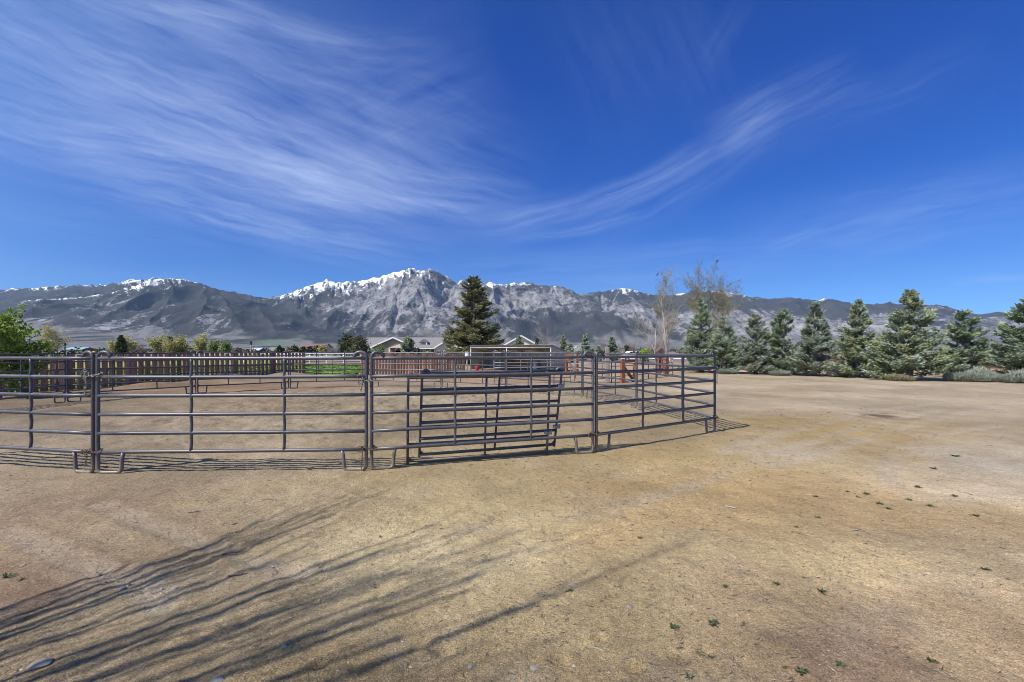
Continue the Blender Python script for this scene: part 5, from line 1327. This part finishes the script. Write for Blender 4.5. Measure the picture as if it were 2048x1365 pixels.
tree('thicket_shrub', 1325, 48, 672, 'reddish brown leafless thicket at the foot of the bare trees', 65, M['brown_twig'], None,
     P=dict(lev=2, kids=[10, 8], start=[.1, .15], ang=[.5, .5], len=[.6, .5], wob=.1, trop=.02), stems=9, r0=.03, rmin=.012, hfrac=.9, cat='shrub')
# left budding tree
tree('budding_tree', 103, 60, 645, 'pale trunked tan budding tree near the left edge', 66, M['pale_bark'], M['leaf_tan'], 2600, .085,
     P=dict(lev=3, kids=[14, 8, 5], start=[.22, .15, .1], ang=[.75, .55, .5], len=[.58, .5, .5], wob=.07, trop=.08), cluster=.14, rmin=.016)
# yellow green trees far left
GY = 'yellow green trees far beyond the plank fence'
for i, (px, yt, Y, n, lab, mt) in enumerate(((231, 679, 125, 700, 'yellow green tree left of the first dark spruce', 'leaf_yellow'), (255, 671, 128, 1300, 'yellow green tree right behind the first dark spruce', 'leaf_yellow'), (312, 666, 122, 1700, 'full yellow tree left of the thin dark spruce', 'leaf_yellow'),
        (331, 676, 118, 900, 'small yellow tree touching the thin dark spruce', 'leaf_yellow'), (361, 670, 122, 1500, 'broad yellow tree right of the thin dark spruce', 'leaf_yellow'), (401, 667, 120, 1900, 'largest yellow green tree, above the fence near the dull red roof', 'leaf_yellow'),
        (426, 678, 118, 900, 'bright green round tree beside the dull red roof', 'leaf_green'), (450, 683, 115, 1100, 'grey green round tree left of the low taupe house', 'leaf_green'))):
    tree('leafy_tree', px, Y, yt, lab, 70 + i, M['bark'], M[mt], n, .22, P=dict(lev=2, kids=[14, 8], start=[.18, .1], ang=[.85, .7], len=[.55, .55], wob=.1, trop=.05), group=GY, cluster=.32, rmin=.03)
# bare trees among the houses
GBR = 'leafless trees among the far houses'
for i, (px, yt, Y, lab, bk, kk) in enumerate(((853, 646, 118, 'tall whitish leafless tree behind the ranch house', 'grey_twig', 14), (1092, 641, 112, 'wide leafless tree behind the shed', 'grey_twig', 16), (1201, 674, 95, 'small leafless tree between two far spruces right of the bow arch', 'grey_twig', 12),
        (281, 686, 118, 'grey leafless tree between yellow trees at far left', 'brown_twig', 12), (672, 684, 84, 'pale leafless shrub left of the dark pines', 'grey_twig', 12), (706, 688, 80, 'pinkish leafless shrub under the dark pines', 'brown_twig', 12), (880, 655, 120, 'faint leafless tree left of the big conifer', 'grey_twig', 12),
        (1265, 685, 100, 'brown leafless tree behind the white car', 'brown_twig', 12), (1240, 683, 105, 'thin leafless tree right of the timber post', 'grey_twig', 10), (466, 688, 120, 'whitish leafless tree above the low taupe house', 'grey_twig', 10), (385, 688, 130, 'brownish leafless tree between two yellow trees', 'brown_twig', 10))):
    tree('bare_tree', px, Y, yt, lab, 90 + i, M[bk], None, P=dict(lev=3, kids=[kk, 8, 5], start=[.12, .12, .1], ang=[.6, .5, .5], len=[.62, .5, .5], wob=.09, trop=.05), group=GBR, rmin=.02 * Y / 100, stems=2 if i in (4, 5) else 1)
# dark pines by the ranch house and shrubs
def round_tree(px, Y, ytop, half, mat, lab, seed, n=1500, leaf=.2, name='pine_tree', group=None, cat='tree'):
    rs = np.random.RandomState(seed); H = gz(ytop, Y); R = half / F * Y; root = empty(name, (gx(px, Y), Y, 0))
    g = Geo(); add_tube(g, [(0, 0, 0), (.05, 0, H * .4), (0, .05, H * .8)], [H * .03, H * .022, H * .008], 6); gl = Geo(); k = 14
    for i in range(k):
        az = rs.rand() * 6.28; zz = H * (.22 + .66 * rs.rand()); rr = R * (.35 + .45 * rs.rand()) * (1.15 - .5 * zz / H)
        c = np.array([math.cos(az) * rr, math.sin(az) * rr, zz]); add_tube(g, [(0, 0, zz * .8), tuple(c * [.6, .6, 1])], [H * .012, H * .006], 4)
        q = c + rs.normal(0, 1, (n // k, 3)) * np.array([R * .26, R * .26, H * .085]); q[:, 2] = np.clip(q[:, 2], .1, H)
        leaves(gl, q, leaf * (.6 + .8 * rs.rand(len(q))), np.clip(.45 + .25 * rs.normal(size=len(q)) + .12 * rs.normal(), 0, 1), rs)
    g.obj('trunk', M['bark'], root, smooth=True); gl.obj('crown', mat, root, tint=True); tag(root, lab, cat, group); return root
round_tree(692, 86, 666, 15, M['pine_dark'], 'tall dark green pine at the left end of the ranch house', 120, 2600, .16)
round_tree(721, 80, 672, 19, M['fir'], 'olive irregular pine covering the left corner of the ranch house', 121, 2600, .16)
round_tree(757, 76, 689, 16, M['leaf_green'], 'olive green rounded bush in front of the ranch house gable', 122, 1500, .13, 'garden_bush', cat='bush')
round_tree(1290, 60, 698, 13, M['leaf_bright'], 'bright green bush behind the bare tree trunks', 123, 1400, .12, 'garden_bush', cat='bush')
round_tree(645, 100, 689, 9, M['leaf_yellow'], 'yellowish green shrub left of the pale leafless shrub', 124, 700, .18, 'garden_bush', cat='bush')
round_tree(855, 90, 702, 6, M['leaf_bright'], 'small light green hedge bush under the cupola windows', 125, 400, .12, 'garden_bush', cat='bush')
GD = 'dark shrubs in front of the far red roof'
for i, (px, yt, hf, lab) in enumerate(((558, 692, 6, 'leftmost dark shrub of the far clump by the dark house'), (577, 693, 6, 'reddish brown shrub left of the red roof'), (590, 689, 8, 'dark shrub at the left end of the red roof'), (606, 693, 6, 'dark shrub under the left part of the red roof'), (620, 693, 7, 'dark shrub under the middle of the red roof'), (635, 691, 8, 'dark shrub at the right end of the red roof'))):
    round_tree(px, 140, yt, hf, M['pine_dark'] if i != 1 else M['leaf_tan'], lab, 130 + i, 420, .3, 'dark_shrub', GD, 'shrub')
for i, (px, yt, hf, mt, lab) in enumerate(((1255, 691, 6, 'pine_dark', 'dark shrub left of the white car'), (1206, 699, 8, 'leaf_olive', 'olive shrub right of the bow arch'), (1995, 697, 10, 'pine_dark', 'dark round tree behind the dark building at right'), (1165, 700, 6, 'spruce', 'small blue shrub under the bow arch'))):
    round_tree(px, 80, yt, hf, M[mt], lab, 140 + i, 600, .16, 'dark_shrub', cat='shrub')

# sagebrush and yard-edge brush
def sage_bush(px, Y, w, h, lab, seed, mat='sage', n=2600):
    rs = np.random.RandomState(seed); root = empty('sagebrush', (gx(px, Y), Y, 0)); W = w / F * Y / 2
    gl = Geo(); g = Geo()
    q = rs.normal(0, 1, (n, 3)); az = rs.rand(n) * 6.28; rad = np.sqrt(rs.rand(n))
    bx = np.cos(az) * rad * W * .85; by = np.sin(az) * rad * min(W, .9) * .7
    hh = h * (1 - .55 * rad ** 2) * (.55 + .45 * rs.rand(n))
    hh = hh * (.75 + .35 * np.sin(bx * 3.1 + seed) * np.cos(by * 4.))
    d = np.stack([np.cos(az) * rad * .6, np.sin(az) * rad * .5, np.ones(n)], 1) + rs.normal(0, .35, (n, 3)); d /= np.linalg.norm(d, axis=1)[:, None]
    P = np.stack([bx, by, hh * rs.rand(n) ** .5 * .95], 1)
    spindles(gl, P, d, .16 + .12 * rs.rand(n), .011 + .010 * rs.rand(n), np.clip(.2 + .6 * P[:, 2] / h + rs.normal(0, .2, n), 0, 1))
    for i in range(26):
        a = rs.rand() * 6.28; r_ = rs.rand() * W * .5
        add_tube(g, [(math.cos(a) * r_ * .4, math.sin(a) * r_ * .3, 0), (math.cos(a) * r_, math.sin(a) * r_ * .5, h * .35), (math.cos(a) * r_ * 1.6, math.sin(a) * r_ * .7, h * .7)], [.012, .009, .004], 4)
    g.obj('stem', M['bark'], root); gl.obj('foliage', M[mat], root, tint=True)
    tag(root, lab, 'shrub', 'sagebrush along the yard edge'); return root
sage_bush(1945, 23.6, 118, .72, 'long grey green sagebrush in front of the rounded spruce', 151, n=4200)
sage_bush(2040, 22.6, 70, .60, 'grey sagebrush at the right edge under the cut off spruce', 152)
sage_bush(1678, 27.6, 44, .50, 'small pale sagebrush between two spruces of the row', 153)
sage_bush(1800, 23.9, 50, .34, 'low yellowish brush under the tallest spruce', 154, 'sage_dry', 1000)
sage_bush(1455, 31.0, 40, .34, 'low pale brush at the foot of the short spruce', 155, n=1200)
sage_bush(1560, 29.2, 40, .32, 'low pale brush at the foot of the browned spruce', 156, n=1200)

# scrub scattered over the far sage flat, too many to count
def scrub():
    rs = np.random.RandomState(160); gl = Geo()
    for i in range(900):
        Y = 150 * (14 ** rs.rand()); px = rs.uniform(-200, 2250); x = gx(px, Y); R = rs.uniform(.8, 2.2) * (1 + Y / 900)
        n = 22
        q = np.array([x, Y, R * .5]) + rs.normal(0, 1, (n, 3)) * np.array([R * .6, R * .6, R * .35]); q[:, 2] = np.maximum(q[:, 2], .05)
        leaves(gl, q, R * .38, np.clip(rs.normal(.45, .2, n) + rs.normal(0, .2), 0, 1), rs)
    o = gl.obj('distant_scrub', M['scrub'], tint=True); tag(o, 'far flat dotted with low dark scrub below the mountains', 'scrub', kind='stuff')
scrub()

# green paddock grass beyond the plank fences
def grass():
    rs = np.random.RandomState(170); gl = Geo(); n = 26000
    A = np.array([-60.0, 17.0]); 
    y = 17.5 + 30 * rs.rand(n) ** 1.2; 
    dline = FENCE_A[0][0] + (y - FENCE_A[0][1]) * (FENCE_A[1][0] - FENCE_A[0][0]) / (FENCE_A[1][1] - FENCE_A[0][1]) - .35
    xmax = np.where(y < 30.4, dline, gx(722, y)); x = xmax - rs.rand(n) ** 1.4 * 22
    w = rs.uniform(.12, .26, n); h = rs.uniform(.05, .14, n) ; a = rs.rand(n) * PI
    ca, sa = np.cos(a) * w, np.sin(a) * w
    V = np.stack([np.stack([x - ca, y - sa, np.zeros(n)], 1), np.stack([x + ca, y + sa, np.zeros(n)], 1), np.stack([x + ca * .7 + .03, y + sa * .7, h], 1), np.stack([x - ca * .7, y - sa * .7 + .03, h], 1)], 1).reshape(-1, 3)
    t = np.repeat(np.clip(.5 + .25 * rs.normal(size=n) + .3 * vnoise(x * .5, y * .5), 0, 1), 4)
    gl.add(V, np.arange(n)[:, None] * 4 + np.arange(4)[None], t)
    o = gl.obj('paddock_grass', M['grass'], tint=True); tag(o, 'bright green paddock grass behind the plank fence opening', 'grass', kind='stuff')
    gs = Geo(); xs = np.linspace(0, 1, 12); ys = np.geomspace(17.2, 110, 14); V = []
    for yy in ys:
        xm = (FENCE_A[0][0] + (yy - FENCE_A[0][1]) * (FENCE_A[1][0] - FENCE_A[0][0]) / (FENCE_A[1][1] - FENCE_A[0][1]) - .3) if yy < 30.4 else gx(722, yy)
        if yy > 46: xm = gx(560, yy)
        for s in xs: V.append((xm - (26 + .9 * yy) * s, yy, .03))
    idx = np.arange(14 * 12).reshape(14, 12); Q = np.stack([idx[:-1, :-1], idx[1:, :-1], idx[1:, 1:], idx[:-1, 1:]], -1).reshape(-1, 4)[:, ::-1]
    gs.add(V, Q); m_ = noisy('lawn_soil', (0.15, 0.21, 0.035), (0.25, 0.32, 0.075), 1.2, .95)
    t = gs.obj('turf', m_); tag(t, None, None, kind='structure')
grass()

# ------------------------------------------------------------------ the bare tree behind the photographer that throws the branch shadows
def shadow_tree():
    rs = np.random.RandomState(181); root = empty('shade_tree', (-4.86, -0.16, 0)); g = Geo(); tips = []
    perp = np.array([-.572, .82]); along = np.array([.82, .572])
    add_tube(g, [(0, 0, 0), (.02, 0, .5), (0, .03, 1.1)], [.22, .18, .16], 10)
    P = dict(DEF); P.update(lev=2, kids=[4, 3], start=[.30, .2], ang=[.15, .22], len=[.42, .40], wob=.005, trop=.0, taper=.40, rad=[.50, .45], rmin=.006)
    for i in range(31):
        s = -1.05 + 2.2 * (i + .9 * rs.rand()) / 31.0
        h = 6.8 * (1 - .16 * abs(s) - (.12 if s < -.4 else 0)) * (.80 + .26 * rs.rand())
        lean_ = perp * (s * .40 + .04); al = rs.normal(0, .04)
        d = np.array([lean_[0] + al * .82, lean_[1] + al * .57, 1.0]); d /= np.linalg.norm(d)
        grow(g, np.array([perp[0] * s * .18, perp[1] * s * .18, .9 + .3 * rs.rand()]), d, h - .9, .018 + .016 * rs.rand(), 0, P, rs, tips)
    g.obj('trunk', M['bark'], root, smooth=True)
    tag(root, 'bare upright branched tree beside the photographer casting the streaked shadow', 'tree')
shadow_tree()

# ------------------------------------------------------------------ stones, sticks, weeds, gravel
def stone(px, py, size, mat, lab, seed, flat=.5):
    bm = bmesh.new(); bmesh.ops.create_icosphere(bm, subdivisions=3, radius=1.0)
    for v in bm.verts:
        n_ = mnoise.noise(v.co * 1.3 + Vector((seed * 3.1, 0, 0))) * .28 + mnoise.noise(v.co * 3.0 + Vector((seed, 5, 0))) * .09
        v.co *= (1 + n_); v.co.z *= flat; v.co.x *= 1.25
    me = bpy.data.meshes.new('stone'); bm.to_mesh(me); bm.free(); me.materials.append(mat)
    for p in me.polygons: p.use_smooth = True
    o = bpy.data.objects.new('stone', me); COL.objects.link(o); Y = gy(py); size *= .72; o.scale = (size, size, size); o.rotation_euler = (0, 0, seed * 1.7)
    o.location = (gx(px, Y), Y, gzs(gx(px, Y), Y) + size * flat * .12); tag(o, lab, 'stone', 'loose stones on the dirt'); return o
stone(1290, 1007, .035, M['stone_tan'], 'tan rounded stone alone in the middle of the right foreground', 1, .6)
stone(82, 1327, .055, M['stone_pale'], 'flat pale stone in the lower left corner', 2, .35)
stone(245, 1178, .028, M['stone_grey'], 'dark grey stone under the upper left shadow streaks', 3, .6)
stone(351, 1180, .024, M['stone_pale'], 'small white stone between shadow streaks at left', 4, .6)
stone(435, 1358, .042, M['stone_pale'], 'pointed pale stone at the bottom edge', 5, .5)
stone(149, 1083, .022, M['stone_pale'], 'whitish flat chip on the dusty ground at left', 6, .4)
stone(1149, 1169, .022, M['stone_grey'], 'grey pebble right of the shadow streaks', 7, .6)
stone(1260, 1218, .022, M['stone_grey'], 'bluish grey pebble in the lower centre right', 8, .6)
stone(1068, 1342, .024, M['stone_pale'], 'pale pebble near the bottom centre', 9, .5)
stone(942, 1334, .020, M['stone_pale'], 'small pale pebble near the bottom edge left of centre', 10, .5)
stone(569, 1290, .022, M['stone_grey'], 'grey pebble among the shadow streaks in the lower middle', 11, .5)
stone(48, 1128, .026, M['stone_tan'], 'tan pebble near the left edge by the green weeds', 12, .5)

def stick(px, py, ln, ang, mat, lab, seed, r=.006):
    rs = np.random.RandomState(seed); Y = gy(py); x = gx(px, Y); pts = []
    for i, t in enumerate(np.linspace(-.5, .5, 7)):
        xx = math.cos(ang) * ln * t - math.sin(ang) * rs.normal(0, .02) * ln; yy = math.sin(ang) * ln * t + math.cos(ang) * rs.normal(0, .035) * ln
        pts.append((xx, yy, gzs(x + xx, Y + yy) + r * 1.2))
    g = Geo(); add_tube(g, pts, np.linspace(r, r * .5, 7), 6)
    j = pts[4]; add_tube(g, [j, (j[0] + ln * .12, j[1] + ln * .10, j[2] + .008)], [r * .6, r * .25], 5)
    o = g.obj('stick', mat, smooth=True); o.location = (x, Y, 0); tag(o, lab, 'stick', 'sticks lying on the dirt')
stick(388, 1026, .10, .5, M['stick'], 'short dark twig in the left middle ground', 1)
stick(465, 1108, .15, .45, M['stick'], 'dark stick just above the shadow streaks', 2)
stick(475, 1154, .12, .2, M['stick'], 'dark twig between the shadow streaks', 3)
stick(1461, 1015, .10, -.45, M['stick_pale'], 'curved bleached white stick right of the tan stone', 4, .008)
stick(1604, 1070, .09, -.9, M['stick'], 'thin curved dark twig in the right middle ground', 5, .004)
stick(1712, 1061, .09, .3, M['stick_pale'], 'short bleached twig right of the middle', 6, .006)
stick(1750, 1100, .10, .8, M['stick_pale'], 'pale twig near the reddish litter at right', 7, .005)
stick(540, 1000, .22, -.2, M['stick'], 'long thin twig below the second panel joint', 8, .004)
stick(1195, 1303, .07, -.7, M['stick_pale'], 'small pale straw piece near the bottom', 9, .003)

def weed_mesh(seed, n=26, r=.06):
    rs = np.random.RandomState(seed); g = Geo(); az = rs.rand(n) * 6.28; el = rs.uniform(.12, .8, n)
    d = np.stack([np.cos(az) * np.cos(el), np.sin(az) * np.cos(el), np.sin(el)], 1)
    s = np.stack([-np.sin(az), np.cos(az), np.zeros(n)], 1); ln = r * rs.uniform(.5, 1.2, n)[:, None]; w = ln * .14
    b = rs.normal(0, r * .18, (n, 3)); b[:, 2] = 0
    V = np.stack([b, b + d * ln * .5 + s * w + [0, 0, .004], b + d * ln, b + d * ln * .5 - s * w], 1).reshape(-1, 3)
    g.add(V, np.arange(n)[:, None] * 4 + np.arange(4)[None], np.repeat(rs.rand(n), 4)); return g
W_SPOTS = [(14, 1155, 1.5, 'green weed tuft at the left edge'), (45, 1160, 1.1, 'green weed beside the tuft at the left edge'), (212, 935, 1.2, 'weed tuft inside the foot of the second panel'), (470, 1048, .8, 'weed above the dark stick'), (245, 1098, .6, 'tiny weed on the dusty tyre track at left'),
           (1280, 1078, .9, 'dark green weed right of centre, alone'), (1554, 1170, 1.0, 'bright green weed near the middle right'), (1642, 1183, 1.3, 'large green rosette weed in the right foreground'), (1425, 1249, 1.5, 'yellowish rosette weed in the lower right middle'), (1346, 1260, 1.2, 'green weed left of the yellowish rosette'),
           (1403, 1310, 1.0, 'green weed near the bottom right of centre'), (1420, 1316, .7, 'small weed right beside another near the bottom'), (1604, 1345, 1.4, 'upright broad leaved weed at the bottom edge'), (1680, 1330, 1.3, 'green weed cluster near the bottom right'), (1864, 1320, 1.2, 'green weed in the lower right corner area'),
           (1379, 1358, 1.0, 'weed at the bottom edge right of centre'), (1142, 1183, .8, 'dark weed by the grey pebble'), (1732, 989, 1.2, 'leftmost dark weed of the upper patch at right'), (1715, 995, .9, 'small dark weed beside the upper patch at right'), (1759, 1010, 1.2, 'dark weed in the middle of the upper patch at right'), (1777, 1020, 1.0, 'dark weed below the middle of the upper patch'),
           (1818, 1001, 1.1, 'dark weed on the right of the upper patch'), (1858, 1015, 1.2, 'dark weed rightmost in the upper patch'), (1836, 975, 1.3, 'dark weed above the upper patch at right'), (1908, 992, 1.1, 'dark weed near the pale dirt at right'), (1952, 1035, 1.2, 'dark weed near the right edge'), (1631, 995, 1.0, 'dark weed left of the upper patch'), (1635, 1036, .9, 'dark weed under the left of the upper patch'),
           (1866, 938, 1.3, 'dark weed by the curved wheel track'), (1910, 913, 1.5, 'dark weed higher up by the pale dirt'), (1593, 1055, .9, 'dark weed left of the thin curved twig'), (1970, 1140, 1.3, 'sparse weed at the right side'), (1450, 1175, .9, 'faint green weed pair left of the bright weed'), (760, 1075, .7, 'small weed in the middle above the shadow tips'), (1265, 1052, .6, 'tiny dark weed above the lone weed'), (1695, 985, .8, 'small dark weed far left of the upper patch'), (620, 940, .9, 'weed by the foot of the first chained joint')]
wproto = [weed_mesh(s, 30).obj('weed', M['leaf_weed'], tint=True) for s in (1, 2, 3)]
used = [False] * 3
for i, (px, py, s, lab) in enumerate(W_SPOTS):
    k = i % 3
    if not used[k]: o = wproto[k]; used[k] = True
    else: o = wproto[k].copy(); COL.objects.link(o)
    Y = gy(py); x = gx(px, Y); sc_ = s * (0.26 + .07 * Y); o.location = (x, Y, gzs(x, Y) - .002); o.rotation_euler = (0, 0, i * 1.3); o.scale = (sc_, sc_, sc_ * .8)
    tag(o, lab, 'weed', 'small weeds growing in the dirt')

def gravel():
    rs = np.random.RandomState(190); g = Geo(); n = 7000
    y = 1.9 * (9.0 / 1.9) ** rs.rand(n); x = y * rs.uniform(-1.2, 1.2, n)
    s = rs.uniform(.0022, .0055, n) * (1 + .12 * y); big = rs.rand(n) < .02; s[big] *= 1.8
    z = ground_z(x, y)
    oct_ = np.array([[1, 0, 0], [0, 1, 0], [-1, 0, 0], [0, -1, 0], [0, 0, .7], [.7, .7, .2], [-.7, .7, .2], [-.7, -.7, .2], [.7, -.7, .2]])
    T = np.array([[4, 5, 6], [4, 6, 7], [4, 7, 8], [4, 8, 5], [0, 5, 8], [1, 6, 5], [2, 7, 6], [3, 8, 7], [0, 1, 5], [1, 2, 6], [2, 3, 7], [3, 0, 8]])
    a = rs.rand(n) * 6.28; ca, sa = np.cos(a), np.sin(a); J = 1 + .45 * (rs.rand(n, 9, 3) - .5)
    V = oct_[None] * J * s[:, None, None]; X = V[..., 0] * ca[:, None] - V[..., 1] * sa[:, None]; Yv = V[..., 0] * sa[:, None] + V[..., 1] * ca[:, None]
    V = np.stack([X * 1.2 + x[:, None], Yv + y[:, None], V[..., 2] + z[:, None]], -1).reshape(-1, 3)
    g.add(V, (np.arange(n)[:, None, None] * 9 + T[None]).reshape(-1, 3), np.repeat(np.clip(rs.normal(.36, .16, n), 0, 1), 9))
    o = g.obj('gravel', M['gravel'], tint=True); tag(o, 'fine gravel and grit scattered over the foreground dirt', 'gravel', kind='stuff')
    # dry litter: short dark stalks and straw
    gl = Geo(); n = 2600; y = 2.0 * (13 / 2.0) ** rs.rand(n); u = rs.normal(.42, .42, n); x = y * np.clip(u, -1.15, 1.15)
    az = rs.rand(n) * 6.28; d = np.stack([np.cos(az), np.sin(az), rs.uniform(-.02, .18, n)], 1); d /= np.linalg.norm(d, axis=1)[:, None]
    spindles(gl, np.stack([x, y, ground_z(x, y) + .003], 1), d, rs.uniform(.015, .05, n) * (1 + .10 * y), .0016 * (1 + .22 * y), np.clip(rs.normal(.25, .25, n), 0, 1))
    o = gl.obj('dry_litter', M['gravel'], tint=True); tag(o, 'bits of dry stalk and straw littering the dirt', 'litter', kind='stuff')
gravel()

# two birds perched in the budding trees
def bird(px, py, host, lab):
    g = Geo(); add_tube(g, [(-.16, 0, -.03), (-.10, 0, 0), (-.02, 0, .02), (.06, 0, .05), (.10, 0, .08), (.13, 0, .10), (.165, 0, .095)], [.010, .035, .062, .055, .038, .030, .004], 8)
    add_tube(g, [(-.28, 0, -.08), (-.2, 0, -.045), (-.12, 0, -.01)], [.022, .022, .015], 6)
    for s in (-1, 1): add_tube(g, [(.0, s * .02, -.02), (.01, s * .02, -.09)], .005, 4)
    T = TIPS[host]; q = T[np.argmin((T[:, 0] / T[:, 1] * F + 1024 - px) ** 2 + (701 - (T[:, 2] - CAM_H) / T[:, 1] * F - py) ** 2)]
    o = g.obj('bird', M['feather'], smooth=True); o.location = (q[0], q[1], q[2] + .085); o.rotation_euler = (0, -.3, .6); tag(o, lab, 'bird', 'birds perched in the budding trees')
bird(1308, 552, 'tall slender budding tree, its thin top leaning left above the braces', 'small black bird perched in the slender budding tree')
bird(1431, 524, 'broad olive budding tree rising behind the first spruce', 'small black bird perched on the very top of the broad budding tree')

# ------------------------------------------------------------------ air
HAZE = 2.2e-5
def haze():
    m = bpy.data.materials.new('haze_air'); m.use_nodes = True; nt = m.node_tree
    for n in list(nt.nodes):
        if n.type != 'OUTPUT_MATERIAL': nt.nodes.remove(n)
    v = nt.nodes.new('ShaderNodeVolumePrincipled'); v.inputs['Density'].default_value = HAZE; v.inputs['Color'].default_value = rgb(0.50, 0.70, 1.0)
    L(nt, v.outputs[0], nt.nodes['Material Output'].inputs['Volume'])
    g = Geo(); add_box(g, (0, 6300, 860), (140000, 14000, 1840)); o = g.obj('haze', m); o['kind'] = 'stuff'; o['label'] = 'thin blue air in front of the mountains'; o['category'] = 'haze'
haze()
